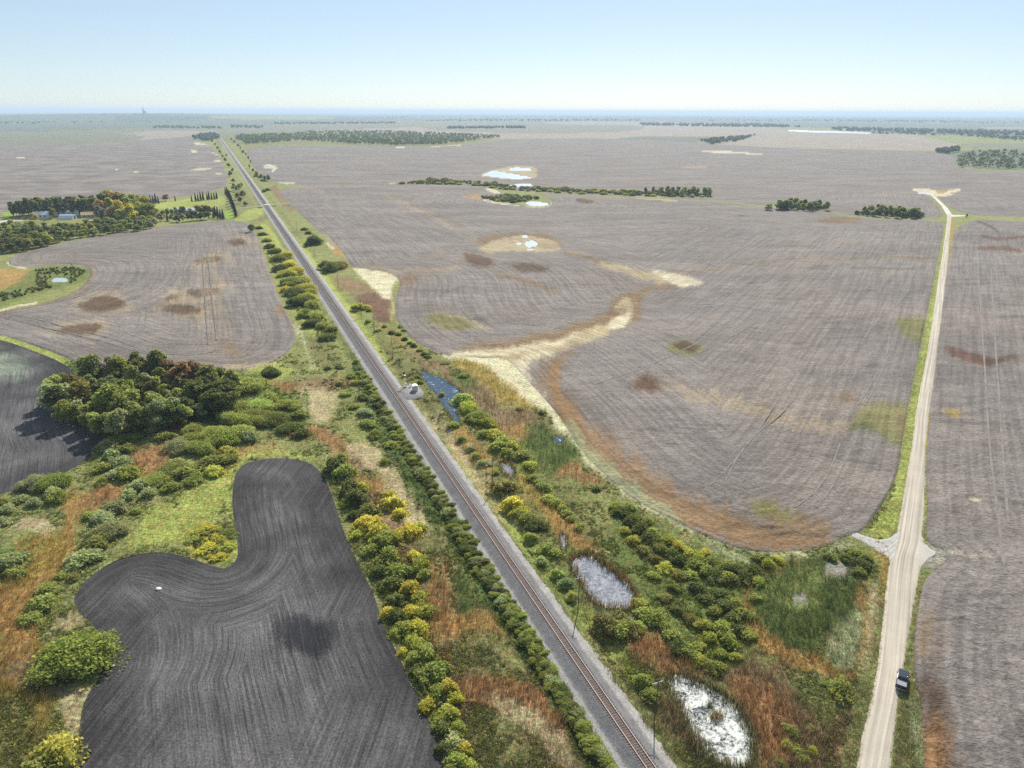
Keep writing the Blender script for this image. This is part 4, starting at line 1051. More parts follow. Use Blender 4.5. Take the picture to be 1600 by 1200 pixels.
# border between front ploughed field and railway
P3('plough_border', '522,742,34,dk,1.3 538,748,34,g,1.2 532,722,24,g 545,775,34,dk,1.2 552,790,34,dk,1.1 540,790,22,yg 562,768,26,yg 574,808,38,g 556,812,24,dk 614,795,34,y 606,782,26,y 624,808,22,y 572,828,34,y 556,842,26,yg 588,842,36,y 600,858,42,g 582,868,30,g 640,838,34,y 622,845,30,y 655,830,24,yg '
   '605,884,44,g 592,902,34,dk 622,906,38,g 610,924,36,dk 655,892,34,yg 646,876,28,y 662,905,26,g 640,930,34,y 654,945,34,yg 618,946,32,dk 600,925,22,yg 664,966,34,yg 640,966,30,y 616,972,30,dk 604,965,24,y 632,992,34,g 655,992,32,y 645,1015,32,yg 618,996,22,yg 664,1032,40,g 645,1036,30,g 630,1024,20,y '
   '680,1062,42,g 662,1068,36,g 650,1056,22,dk 700,1088,36,y 682,1094,34,g 672,1108,30,y 712,1100,26,y 700,1126,34,yg 686,1136,30,g 690,1150,26,dk 716,1148,28,yg 706,1172,32,gg 696,1180,26,dk 724,1180,30,y 716,1200,34,g 736,1208,28,yg 704,1212,26,g')
# hedge west of the rails
hedge('west_hedge', '554,577 598,652 648,729 692,794 747,882 806,972 866,1066 926,1162 966,1227', 115, 16, 'dk dk g gg', 3.5, 4)
hedge('west_hedge', '552,562 603,642 650,717 700,787 760,882 818,977 878,1077 938,1182 963,1227', 90, 15, 'g dk lg g', 4, 9)
hedge('west_hedge', '690,800 750,895 810,985 870,1085 925,1180', 45, 14, 'dk g g', 4, 19)
# growth along the left crop field
P3('field_hedge', '404,358,10,dk 410,368,12,dk 416,378,14,g 420,388,16,dk 428,396,18,dk 434,409,22,dk 437,424,22,dk 446,402,20,y 452,416,20,y 447,432,24,yg 460,428,22,y 456,446,30,g 470,442,22,y 476,456,26,y 462,462,30,dk 478,470,24,yg 466,480,34,dk 486,484,26,g 477,496,26,g 494,500,28,g 488,512,24,dk 502,514,24,g 510,532,24,dk 516,520,20,g 446,456,18,y 482,462,20,yg')
P3('west_bank', '420,586,22,dk 511,578,10,dk 529,576,12,dk 530,602,12,g 552,640,20,g 585,684,24,g 600,726,18,g 570,650,20,gg 556,602,16,g 566,625,18,dk 538,620,14,g 610,700,22,g 575,668,22,g 548,590,14,g')
# east side
P3('green_line', '722,630,26,lg 734,644,32,yg 748,660,32,lg 762,668,28,yg 756,684,24,g 772,686,32,yg 786,697,30,lg 800,706,30,yg 814,718,28,lg 828,733,20,yg 740,660,24,g 778,704,26,g 795,716,24,g')
P3('track_east', '709,668,17,g 722,690,15,g 735,704,14,gg 744,716,16,g 757,728,16,gg 775,742,14,g 788,768,34,ol 800,796,30,y 812,806,24,yg 822,816,26,g 838,828,28,dk 828,845,20,g 856,862,22,lg 868,870,24,g 846,880,18,gg 652,590,9,g 655,600,10,g 832,752,20,g 842,758,16,g 858,785,22,lg 850,766,22,lg 868,792,22,g 880,800,18,g 886,808,18,lg 893,815,14,g 905,828,18,g 933,768,15,dk 846,648,12,dk '
   '690,618,9,g 870,900,18,lg 885,915,20,gg 893,935,18,lg 812,642,12,g 724,590,14,lg')
P3('pond_willows', '950,990,44,ol 968,996,42,g 985,992,36,ol 996,986,26,g 938,984,22,lg 1010,968,38,lg 1026,976,40,g 1040,988,32,g 1000,950,24,yg 1055,1004,32,g 1062,1020,34,dk 1078,1030,38,g 1092,1040,34,yg 1108,1048,30,g 1124,1052,30,g 1092,1020,30,yg 1018,1090,24,g 1006,1070,26,g 1318,1088,44,g 1302,1078,26,g')
P3('east_thicket', '962,798,26,yg 972,808,30,dk 982,800,26,g 990,820,32,dk 1002,832,32,dk 1010,822,26,g 1014,846,32,dk 1026,850,28,dk 1020,836,24,lg 1034,866,30,g 1045,850,28,yg 1052,872,32,dk 1060,858,28,y 1066,884,32,dk 1078,872,30,yg 1084,892,34,g 1094,880,28,yg 1102,900,34,g 1112,885,26,g 1120,905,34,dk 1130,892,30,g 1140,912,34,g 1152,900,34,dk 1164,908,36,dk 1176,900,34,dk 1186,915,28,g 1102,868,24,y '
   '1094,930,36,dk 1108,945,36,dk 1124,938,34,dk 1118,964,34,g 1136,956,36,dk 1150,950,32,g 1146,976,36,dk 1162,966,32,g 1130,990,34,g 1156,994,32,dk 1140,1012,34,g 1168,1000,28,g 1080,905,28,g 1062,905,26,ol 1040,892,26,yg 1025,880,26,ol 1006,866,24,ol 990,850,24,yg 978,835,22,yg 1100,985,30,yg 1080,975,28,ol 1110,1005,30,yg 1060,960,26,dk 1040,940,24,ol 1176,970,26,g 1180,940,22,lg 1055,925,24,g 1020,905,22,g 1128,1030,30,g 1150,1034,26,yg')
P3('corner_shrubs', '1300,876,20,g 1324,878,24,dk 1340,886,24,dk 1352,892,24,dk 1356,876,18,g 1338,870,20,g 1346,900,22,g 1330,866,16,g 1200,886,20,yg 1218,880,18,yg 1190,880,22,g')
P3('bottom_shrubs', '1235,1148,22,lg 1244,1158,22,dk 1268,1145,20,lg 1232,1172,22,yg 1248,1182,24,g 1272,1178,18,yg 1258,1196,26,g 1222,1198,20,g 1290,1160,18,ol 1218,1130,18,br 1262,1128,16,br')
P3('rail_tree_east', '475,360,11,dk 481,366,10,dk 490,383,22,dk,1.3 498,378,14,g 480,384,12,g 508,420,20,dk,1.2 516,424,24,dk,1.2 525,420,22,ol 533,416,20,ol 560,484,20,yg 570,484,16,yg 576,487,10,g 575,504,9,g 590,518,8,g 600,512,8,dk 612,522,9,dk 622,524,9,g 632,532,9,dk 640,538,9,g 646,542,10,dk 655,550,11,g 663,556,11,dk 668,560,11,dk 625,512,9,g 631,518,8,g 411,283,9,g 418,298,8,dk 412,300,8,dk 406,278,9,dk 400,276,8,yg')
# woodlot
def pk_wood(x, y, r):
    if 262 < x < 325 and y < 622: return ('br' if r.random() < .75 else 'ol'), ('bare' if r.random() < .25 else None)
    v = r.random()
    if v < .07: return 'b', 'bare'
    if 108 < x < 140 and 628 < y < 650: return 'ol', None
    return r.choice(['dk', 'dk', 'g', 'dk', 'g', 'gg', 'lg']), None
scatter('woodlot', '88,628 118,605 150,595 250,588 300,600 350,605 368,625 362,645 330,658 270,672 215,682 178,692 150,682 110,664 88,650', 15, pk_wood, 'tree', (6.5, 13), (.9, 1.4), .62, 5, 95)
P3('woodlot', '146,600,1.1,dk,12 152,604,1.1,dk,13 180,602,1.0,dk,12.5 218,596,1.0,dk,13 250,598,1.1,dk,14 290,612,1.2,br,13 302,606,1.2,br,12', 'tree')
# farmstead
scatter('poplar_belt', '20,336 150,329 152,336 110,338 20,341', 5, lambda x, y, r: (r.choice(['dk', 'dk', 'g', 'dk']), None), 'poplar', (16, 21), (1.1, 1.6), .35, 6, 50)
scatter('farm_mixed', '150,330 196,325 232,330 240,345 200,350 158,345', 8.5, lambda x, y, r: ((r.choice(['yg', 'o', 'g', 'gg', 'yg', 'y'])), None), 'tree', (12, 20), (.9, 1.2), .3, 7, 26)
P3('farm_mixed', '165,333,1,g,23 172,331,1,g,24 180,331,1,o,25 188,332,1.1,o,22 196,333,1,g,20 204,334,1,g,18 212,336,1,g,17 218,338,1,g,14 158,344,1.1,b,16 164,346,1,b,14', 'tree')
P3('farm_mixed', '52,345,1,y,8 57,346,1,y,8 84,342,.8,dk,13', 'tree')
scatter('farm_south', '-10,360 45,358 60,361 120,360 150,353 190,350 240,347 246,354 236,359 205,364 165,368 140,370 110,374 70,386 35,394 -10,398', 9, lambda x, y, r: (r.choice(['g', 'dk', 'g', 'gg', 'dk', 'yg'] if x > 60 or y < 380 else ['ol', 'g', 'dk']), None), 'tree', (7, 9.5), (1.2, 1.6), .42, 8, 130)
P3('spruces', '229,319,1,sp,10 233,318,1,sp,8 236,318.5,1,sp,11 240,318,1,sp,10 244,317.5,1,sp,12 248,318,1,sp,9 232,327,1.2,sp,8 274,314,1,sp,7 '
   '300,315,1,sp,8 306,314,1,sp,10 310,314,1,sp,9 314,313,1,sp,11 318,313,1,sp,11 324,312.5,1,sp,9 327,312,1,sp,11 331,312,1,sp,9 335,311.5,1,sp,9 339,311,1,sp,10 '
   '353,305,1,sp,11 356,308,1,sp,13 358,311,1,sp,12 360,314,1,sp,13 361,318,1,sp,13 363,322,1,sp,13 364,326,1,sp,13 366,330,1,sp,12 368,335,1,sp,12 369,339,1,sp,12 '
   '337,339,1,sp,12 341,341,1,sp,12 345,342,1,sp,10 349,343,1,sp,11 334,341,1,sp,9 262,345,1,sp,9 280,346,1,sp,9', 'spruce')
P3('farm_east', '259,314,1.2,br,9 251,346,1.2,g,8 256,340,1.2,g,8 262,338,1.2,gg,9 270,339,1.2,g,9 275,336,1.1,gg,8 284,335,1,dk,9 288,336,1,dk,9 268,345,1.2,g,7 276,347,1.2,dk,8 286,347,1.2,g,8 294,346,1.3,dk,9 302,345,1.3,dk,10 308,344,1.3,dk,10 314,344,1.3,dk,8 320,343,1.3,dk,8 326,343,1.2,dk,8 310,336,1.2,ol,11 316,335,1.2,yg,11 322,335,1.2,ol,11 328,336,1.2,ol,10 333,335,1.1,g,8 298,338,1.1,g,9', 'tree')
P3('rail_trees', '372,312,1.2,g,9 376,318,1.2,dk,8 379,309,1.2,dk,9 384,322,1.2,dk,6 366,298,1.2,gg,10 370,300,1.2,b,9 374,296,1.2,g,9 378,294,1.2,g,8 365,286,1.2,g,8 360,276,1.2,dk,9 364,270,1.2,g,9 358,262,1.2,g,9 352,254,1.2,dk,10 348,248,1.2,g,10 344,240,1.2,dk,10 340,234,1.2,g,10 354,246,1.1,g,8 '
   '392,256,1.1,g,8 388,250,1.1,dk,9 384,244,1.1,g,9 380,240,1.1,dk,10 376,234,1.2,g,10 372,230,1.2,dk,10 396,270,1.1,dk,8 401,276,1.2,g,9 408,280,1.2,dk,8 414,283,1.2,dk,9 420,283,1.2,dk,9 390,263,1,yg,7 366,224,1.2,dk,10 362,220,1.2,g,10 336,228,1.2,g,10 332,223,1.2,dk,10 393,363,1.2,dk,7 396,361,1.1,dk,6', 'tree')
scatter('east_row', '1196,327 1240,322 1290,324 1292,329 1262,331 1200,330', 6, lambda x, y, r: (r.choice(['dk', 'g', 'gg']), None), 'tree', (7, 11), (1.1, 1.5), .25, 9, 22)
scatter('east_row', '1332,333 1400,332 1445,337 1440,342 1400,342 1340,336', 6, lambda x, y, r: (r.choice(['dk', 'g', 'gg']), None), 'tree', (7, 11), (1.1, 1.4), .25, 10, 28)
scatter('slough_strip', '622,288 680,280 740,284 800,292 900,297 1000,300 1100,304 1110,309 1000,307 870,302 790,297 740,290', 9, lambda x, y, r: (r.choice(['dk', 'g', 'yg', 'ol'] if x < 1000 else ['dk', 'g', 'gg']), None), 'shrub', (7, 12), (1, 1), .3, 12, 90)
scatter('slough_strip', '752,309 800,305 842,309 838,314 800,318 770,315', 7, lambda x, y, r: (r.choice(['dk', 'gg', 'dk']), None), 'shrub', (7, 11), (1, 1), .3, 13, 22)
scatter('slough_strip', '1000,301 1108,304 1108,308 1040,307', 6, lambda x, y, r: (r.choice(['dk', 'g', 'gg']), None), 'tree', (8, 12), (1, 1.3), .3, 14, 20)
plant('single', 1510, 340, 1.1, 'gg', 'tree', 4, label='small grey-green tree near the far road junction')

# labels ----------------------------------------------------------------------
ZT = {
 'willow_left': ('willow shrubs in the wetland at left', 'in the wetland left of the front ploughed field', 'y'),
 'willow_mid': ('shrubs between the woodlot and front ploughed field', 'between woodlot and front ploughed field', 'x'),
 'yellow_patch': ('yellow shrubs in the notch of the ploughed field', 'in the notch of the front ploughed field', 'x'),
 'plough_border': ('bushes along the right edge of the front ploughed field', 'right of the front ploughed field', 'y'),
 'west_hedge': ('low hedge on the left side of the railway', 'in the low hedge left of the rails', 'y'),
 'field_hedge': ('bushes between left crop field and railway', 'between left crop field and railway', 'y'),
 'west_bank': ('scattered shrubs left of the railway', 'scattered left of the rails', 'y'),
 'green_line': ('bright shrubs below the blue pond', 'in the bright line below the blue pond', 'y'),
 'track_east': ('shrubs on the right side of the railway', 'on the marsh right of the rails', 'y'),
 'pond_willows': ('willows between the two front ponds', 'near the two front ponds', 'y'),
 'east_thicket': ('thicket between ponds and crop field', 'in the thicket right of the glittering pond', 'y'),
 'corner_shrubs': ('shrubs at the road corner marsh', 'beside the marsh at the road corner', 'x'),
 'bottom_shrubs': ('shrubs right of the near pond', 'right of the pale near pond', 'y'),
 'rail_tree_east': ('shrubs between railway and centre crop field', 'between rails and centre crop field', 'y'),
 'woodlot': ('trees of the woodlot at left', 'in the woodlot by the left ploughed field', 'x'),
 'poplar_belt': ('shelterbelt behind the farm buildings', 'behind the farm buildings', 'x'),
 'farm_mixed': ('autumn trees at the farmstead', 'among the farmstead autumn trees', 'x'),
 'farm_south': ('tree belt in front of the farmstead', 'in the belt before the farmstead', 'x'),
 'spruces': ('spruces round the farmstead', 'at the farmstead', 'x'),
 'farm_east': ('trees round the long white shed', 'near the long white shed', 'x'),
 'rail_trees': ('trees along the far railway', 'along the far stretch of railway', 'y'),
 'east_row': ('tree row before the far road end', 'in the row near the far road', 'x'),
 'slough_strip': ('growth in the strip by the far sloughs', 'in the strip by the far sloughs', 'x'),
}
def ordn(n): return '%d%s' % (n, 'th' if 10 <= n % 100 <= 20 else {1: 'st', 2: 'nd', 3: 'rd'}.get(n % 10, 'th'))
for zn, items in ZONES.items():
    if zn == 'single':
        for o, a, b, cw, m_, cat, lb in items: tag(o, lb, cat)
        continue
    grp, ph, ax = ZT[zn]; bycol = {}
    for it in items: bycol.setdefault((it[3], it[5]), []).append(it)
    for (cw, cat), its in bycol.items():
        its.sort(key=(lambda t: t[1]) if ax == 'x' else (lambda t: -t[2]))
        for i, it in enumerate(its):
            e = 'from the left' if ax == 'x' else 'from the bottom'
            lb = f'{cw} {cat} {ph}' if len(its) == 1 else f'{cw} {cat} {ph}, {ordn(i+1)} {e}'
            tag(it[0], lb, it[5], grp)

# ------------------------------------------------------------------ grass, reeds and scrub (stuff)
def blades(name, n, seed, v0, v1, classes, hgt, wid, per, label, cat, lean=.25, dens_=None, poly_only=None):
    r = np.random.default_rng(seed)
    bx = r.uniform(-200, 1560, n); by = v0+(v1-v0)*r.random(n)
    if poly_only is not None: k = inpoly(bx, by, poly_only); bx = bx[k]; by = by[k]
    x, y = G(bx, by); f = field_at(bx, by)
    c, cl, _, _ = land(x, y, f, seed)
    d_ = np.abs((x-t0[0])*tnor[0]+(y-t0[1])*tnor[1])
    k = (f < 0) & np.isin(cl, classes) & (d_ > 4.4+1.2*vn(x/3, y/3, 4)) & ~inpoly(bx, by, rp) & ~inpoly(bx, by, poly('620,603 656,600 666,614 645,626 630,628'))
    for q in POND.values(): k &= ~inpoly(bx, by, q)
    x, y, c, by, cl = x[k], y[k], c[k], by[k], cl[k]; m_ = len(x)
    pxs = np.array([H/max((b-174)*CS, 1) for b in by])
    cnt = per
    X_ = np.repeat(x, cnt)+r.normal(size=m_*cnt)*np.repeat(pxs, cnt)*1.6; Y_ = np.repeat(y, cnt)+r.normal(size=m_*cnt)*np.repeat(pxs, cnt)*2.2
    C_ = np.repeat(c, cnt, 0)*r.uniform(.45, 1.75, (m_*cnt, 1))*r.uniform(.88, 1.12, (m_*cnt, 3))
    hh = hgt*r.uniform(.55, 1.25, m_*cnt)*(.7+.6*fbm(X_/5, Y_/5, 61, 2)); ww = np.maximum(wid, np.repeat(pxs, cnt)*.55)*r.uniform(.6, 1.3, m_*cnt)
    a = r.uniform(0, 2*pi, m_*cnt); la = .6+r.normal(size=m_*cnt)*.8; ll = hh*lean*r.uniform(.2, 1.6, m_*cnt)
    dx, dy = np.cos(a)*ww/2, np.sin(a)*ww/2; z0 = -.35
    dt = (X_-t0[0])*tnor[0]+(Y_-t0[1])*tnor[1]; kd = np.clip(1-np.abs(np.abs(dt)-8.5)/4, 0, 1); z0 = -.15-.9*kd*kd*(3-2*kd)
    V = np.stack([np.column_stack([X_-dx, Y_-dy, z0+0*X_]), np.column_stack([X_+dx, Y_+dy, z0+0*X_]), np.column_stack([X_+np.cos(la)*ll, Y_+np.sin(la)*ll, z0+hh])], 1).reshape(-1, 3)
    o = mesh_np(name, V, np.arange(len(V)).reshape(-1, 3), MAT['blades'], False, dict(col=np.repeat(C_, 3, 0)))
    tag(o, label, cat, kind='stuff')
blades('reeds', 85000, 21, 560, 1240, [2], 1.9, .10, 5, 'orange and green reeds standing in the wet ground', 'reeds', .3)
blades('tall_grass', 230000, 22, 500, 1240, [1, 3], .75, .10, 3, 'green and straw coloured tall grass along the railway and fields', 'grass', .7)
def scrub(n, seed, label):
    r = np.random.default_rng(seed); bx = r.uniform(-150, 1400, n); by = 540+690*r.random(n)
    x, y = G(bx, by); f = field_at(bx, by); c, cl, _, _ = land(x, y, f, seed); d_ = np.abs((x-t0[0])*tnor[0]+(y-t0[1])*tnor[1])
    k = (f < 0) & (d_ > 7) & ~inpoly(bx, by, rp) & ~inpoly(bx, by, poly('615,600 656,595 670,614 645,630 630,632')) & ((cl == 3) | ((cl == 1) & (fbm(x/6, y/6, 88, 3) > .50) & (c[:, 0] < .29)))
    k &= ~inpoly(bx, by, poly('1384,830 1500,830 1500,1300 1290,1300'))
    for q in POND.values(): k &= ~inpoly(bx, by, q)
    x, y, c, by = x[k], y[k], c[k], by[k]; m_ = len(x); pxs = H/((by-174)*CS); rad = np.maximum(.45, pxs*2.2)*r.uniform(.5, 1.4, m_)
    hue = np.array([[.9, 1.05, .8], [.6, .75, .6], [1.3, 1.25, .7], [.75, .9, .8], [1.1, 1.05, 1.0]])[r.integers(5, size=m_)]
    c = c*hue*r.uniform(.8, 1.25, (m_, 1)); Vs = []; Cs = []
    dt = (x-t0[0])*tnor[0]+(y-t0[1])*tnor[1]; kd = np.clip(1-np.abs(np.abs(dt)-8.5)/4, 0, 1); z0 = -.1-.9*kd*kd*(3-2*kd)
    for j in range(13):
        d = r.normal(size=(m_, 3)); d /= np.linalg.norm(d, axis=1)[:, None]; d[:, 2] = np.abs(d[:, 2])*.8
        ce = np.column_stack([x, y, z0])+d*rad[:, None]*r.uniform(.6, 1, (m_, 1)); a = r.normal(size=(m_, 3)); a[:, 2] += .7; a /= np.linalg.norm(a, axis=1)[:, None]
        b = np.cross(a, r.normal(size=(m_, 3))); b /= np.linalg.norm(b, axis=1)[:, None]; e = np.cross(a, b); s1 = (rad*.42)[:, None]
        Vs.append(np.stack([ce-b*s1-e*s1*.6, ce+b*s1-e*s1*.3, ce+b*s1*.2+e*s1], 1).reshape(-1, 3)); Cs.append(np.repeat(c*r.uniform(.6, 1.5, (m_, 1)), 3, 0))
    V = np.concatenate(Vs); o = mesh_np('low_scrub', V, np.arange(len(V)).reshape(-1, 3), MAT['blades'], False, dict(col=np.concatenate(Cs))); tag(o, label, 'scrub', kind='stuff')
scrub(120000, 31, 'low leafy scrub and weeds filling the railway margins')
# reed fringe standing in the ponds
def fringe(key, n, seed, cc, inner=6, hgt=1.7):
    r = np.random.default_rng(seed); pg = POND[key]; lo = pg.min(0)-4; hi = pg.max(0)+4
    bx = r.uniform(lo[0], hi[0], n); by = r.uniform(lo[1], hi[1], n); dpx = segdist(bx, by, pg); ins = inpoly(bx, by, pg)
    k = (dpx < inner*r.random(n)**1.8) | (~ins & (dpx < 4)); bx, by = bx[k], by[k]; x, y = G(bx, by); m_ = len(x)
    w = mpp(bx[0], by[0])*1.0; a = r.uniform(0, 2*pi, m_); hh = hgt*r.uniform(.5, 1.2, m_)
    V = np.stack([np.column_stack([x-np.cos(a)*w/2, y-np.sin(a)*w/2, np.full(m_, -.5)]), np.column_stack([x+np.cos(a)*w/2, y+np.sin(a)*w/2, np.full(m_, -.5)]), np.column_stack([x+r.normal(size=m_)*.3, y+r.normal(size=m_)*.3, hh-.3])], 1).reshape(-1, 3)
    c = np.array([C[q] for q in cc])[r.integers(len(cc), size=m_)]*r.uniform(.6, 1.4, (m_, 1))
    o = mesh_np('reed_fringe', V, np.arange(len(V)).reshape(-1, 3), MAT['blades'], False, dict(col=np.repeat(c, 3, 0))); tag(o, 'reeds fringing the '+WN.get(key, 'pond'), 'reeds', kind='stuff')
fringe('bright', 9000, 1, ['dk', 'brown', 'rust'], 9, 1.8); fringe('near', 16000, 2, ['brown', 'straw', 'olive', 'dk', 'dk'], 15, 1.7); fringe('signal', 1400, 3, ['dk', 'olive', 'brown'], 3); fringe('marsh', 700, 4, ['orange', 'gold', 'dk'], 5); fringe('gap', 300, 5, ['orange', 'dk'], 3)
r = np.random.default_rng(8)
def clump(cx, cy, n, cc, rad, hgt=1.4):
    bx = cx+r.normal(size=n)*rad; by = cy+r.normal(size=n)*rad*.8; x, y = G(bx, by); w = .12; a = r.uniform(0, 2*pi, n); hh = hgt*r.uniform(.5, 1.2, n)
    V = np.stack([np.column_stack([x-np.cos(a)*w/2, y-np.sin(a)*w/2, np.full(n, -.5)]), np.column_stack([x+np.cos(a)*w/2, y+np.sin(a)*w/2, np.full(n, -.5)]), np.column_stack([x+r.normal(size=n)*.3, y+r.normal(size=n)*.3, hh-.3])], 1).reshape(-1, 3)
    c = np.array([C[q] for q in cc])[r.integers(len(cc), size=n)]*r.uniform(.6, 1.4, (n, 1)); return V, np.repeat(c, 3, 0)
a1 = clump(1120, 1118, 240, ['straw', 'olive', 'gold'], 6); a2 = clump(1110, 1100, 60, ['dk'], 5)
V = np.concatenate([a1[0], a2[0]]); o = mesh_np('reed_clump', V, np.arange(len(V)).reshape(-1, 3), MAT['blades'], False, dict(col=np.concatenate([a1[1], a2[1]]))); tag(o, 'clump of straw coloured reeds in the middle of the near pond', 'reeds', kind='stuff')

# far woods that read as one mass
def wood(outlines, label, n, hgt, sz, cc, seed, nm=None):
    r = np.random.default_rng(seed); Vs = []; Cs = []
    for s, share in outlines:
        pl = poly(s); lo = pl.min(0); hi = pl.max(0); k = 0; need = int(n*share)
        p = r.uniform(lo, hi, (need*14, 2)); p = p[inpoly(p[:, 0], p[:, 1], pl)][:need]; p = p[~inpoly(p[:, 0], p[:, 1], smooth_poly(poly('76,431 112,431 110,447 78,447'), 1))]
        x, y = G(p[:, 0], p[:, 1]); m_ = len(x); cb = np.array([C[q] for q in cc])[r.integers(len(cc), size=m_)]
        for j in range(20):
            d = r.normal(size=(m_, 3)); d /= np.linalg.norm(d, axis=1)[:, None]; d[:, 2] = np.abs(d[:, 2]); rad = hgt*.42
            c = np.column_stack([x, y, np.full(m_, hgt*.35)])+d*np.array([rad, rad, hgt*.6])
            V, _ = leaves(c, sz); Vs.append(V); Cs.append(np.repeat(cb*r.uniform(.6, 1.4, (m_, 1)), 4, 0))
    V = np.concatenate(Vs); nm = nm or ('undergrowth' if hgt < 8 else 'far_woodland'); o = mesh_np(nm, V, np.arange(len(V)).reshape(-1, 4), MAT['blades'], False, dict(col=np.concatenate(Cs))); tag(o, label, nm.replace('_', ' '), kind='stuff')
wood([('50,424 95,417 132,420 136,430 112,444 70,452 30,466 0,472 -60,486 -60,462 20,456 60,448', 1)], 'grey-green marsh bushes round the small pond at far left', 280, 1.2, .8, ['mid', 'grass', 'olive'], 16)
wood([('-10,360 45,359 60,363 120,362 150,355 190,352 240,349 246,354 236,359 205,364 165,368 140,370 110,374 70,386 35,394 -10,398', 1)], 'leafy undergrowth filling the belt in front of the farmstead', 420, 5, 1.1, ['mid', 'grass', 'dk'], 11)
wood([('22,337 150,329 200,327 240,332 240,346 160,348 150,337', 1)], 'leafy undergrowth below the farm shelterbelt', 260, 6, 1.2, ['mid', 'dk'], 12)
wood([('92,628 118,607 150,597 250,590 300,602 350,607 366,625 360,643 330,656 270,670 215,680 178,690 150,680 110,662 92,648', 1)], 'leafy undergrowth of the woodlot', 520, 3.2, .5, ['mid', 'dk', 'grass'], 13)
wood([('412,385 440,392 462,420 484,455 508,500 520,532 506,536 480,505 455,470 430,430 414,398', 1)], 'yellow-green weeds between left crop field and railway', 260, 1.5, .5, ['bright', 'yel', 'mid', 'bright'], 17)
wood([('548,800 575,815 640,900 668,960 700,1080 728,1160 745,1230 712,1230 680,1130 655,1060 632,1010 606,950 580,880', .8), ('295,840 330,828 362,862 350,878 315,862', .2)], 'yellow and green weeds beside the front ploughed field', 620, .9, .28, ['bright', 'yel', 'mid', 'yel', 'grass'], 18)
wood([('622,288 680,281 740,285 800,293 900,298 1000,301 1110,305 1110,308 1000,306 870,301 790,296 740,289', .8), ('752,309 800,306 842,310 838,313 800,317 770,314', .2)], 'yellow-green marsh growth round the far sloughs', 520, 2.6, 1.6, ['mid', 'olive', 'grass', 'dk'], 14)
wood([('1196,327 1290,325 1290,328 1200,329', .35), ('1332,334 1400,333 1445,338 1438,341 1340,336', .65)], 'undergrowth of the tree rows by the far road', 160, 4, 1.4, ['mid', 'dk'], 15)
wood([('450,211 480,206 560,205 620,206 700,209 780,213 782,216 740,220 700,226 620,228 560,226 500,222 455,220', .8), ('370,212 450,210 455,222 385,226 368,218', .2)], 'blue-green wood on the far side of the crop, right of the railway', 2100, 10, 2.4, ['mid', 'dk', 'mid', 'dk'], 1)
wood([('1486,258 1500,247 1515,240 1560,237 1640,240 1800,250 1800,275 1640,272 1575,266 1500,262', 1)], 'green wood at the right edge beyond the crop', 420, 10, 2.8, ['mid', 'farg', 'grass'], 2)
wood([('1455,238 1500,233 1495,238 1480,241', .1), ('1095,222 1130,217 1180,213 1150,222 1110,226', .2), ('300,214 335,209 345,216 330,221 305,219', .25), ('360,197 410,198 410,201 360,201', .1), ('240,198 350,199 350,202 240,201', .15), ('1340,209 1500,213 1600,221 1600,216 1500,208', .2)], 'scattered far tree clumps near the horizon', 520, 12, 4.5, ['mid', 'farb'], 3)
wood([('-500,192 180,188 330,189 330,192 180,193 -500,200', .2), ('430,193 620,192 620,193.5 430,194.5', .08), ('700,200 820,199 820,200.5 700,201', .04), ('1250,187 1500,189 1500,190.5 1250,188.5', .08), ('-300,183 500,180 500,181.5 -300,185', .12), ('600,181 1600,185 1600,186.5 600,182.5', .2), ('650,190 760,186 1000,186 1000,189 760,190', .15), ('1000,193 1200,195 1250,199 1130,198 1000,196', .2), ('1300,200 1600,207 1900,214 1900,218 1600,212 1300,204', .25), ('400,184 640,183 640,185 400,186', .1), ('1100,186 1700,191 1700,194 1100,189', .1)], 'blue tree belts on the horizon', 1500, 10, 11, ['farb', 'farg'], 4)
# ------------------------------------------------------------------ lineside objects
m_pole = simple('pole_wood', (.085, .06, .045), .9); m_grey = simple('grey_wood', (.42, .41, .39), .8); m_glass = simple('insulator_glass', (.30, .38, .36), .2, spec=.6)
m_white = simple('white_paint', (.78, .78, .76), .5, var=.05); m_silver = simple('aluminium', (.50, .52, .54), .38, .6, var=.06); m_blk = simple('black_paint', (.012, .012, .014), .45, var=.05)
POLES = [(1023, 1122, 'nearest utility pole, beside the pale algae pond'), (903, 952, 'leaning-looking brown utility pole beside the glittering pond'), (769, 762, 'brown utility pole by the round olive willow'),
         (613.5, 558, 'utility pole just beyond the railway signal'), (585, 520, 'utility pole next above the one by the signal'), (564.5, 493, 'utility pole below the yellow-green shrub shadow'), (528.5, 449, 'utility pole left of the white salt patch'),
         (492, 401, 'utility pole above the dark tree beside the track'), (464, 361, 'utility pole beside two small dark shrubs'), (442.5, 333, 'utility pole just below the level crossing')]
arm_dir = (tnor[0], tnor[1])
def pole_meshes():
    p = MB(); p.tube((0, 0, -.6), (.06, 0, 9.3), .13, .09, 10); c = MB(); c.box((.06, .16, 8.6), (2.4, .10, .12)); c.tube((.06, .16, 8.55), (.7, .16, 8.0), .02, n=5); c.tube((.06, .16, 8.55), (-.6, .16, 8.0), .02, n=5)
    i = MB()
    i.tube((0, 0, 0), (0, 0, .10), .02, .02, 6); i.tube((0, 0, .10), (0, 0, .17), .055, .035, 8); i.tube((0, 0, .17), (0, 0, .22), .045, .02, 8)
    return p.mesh('pole_shaft', m_pole), c.mesh('crossarm', m_grey), i.mesh('insulator', m_glass)
pm, cm, im = pole_meshes()
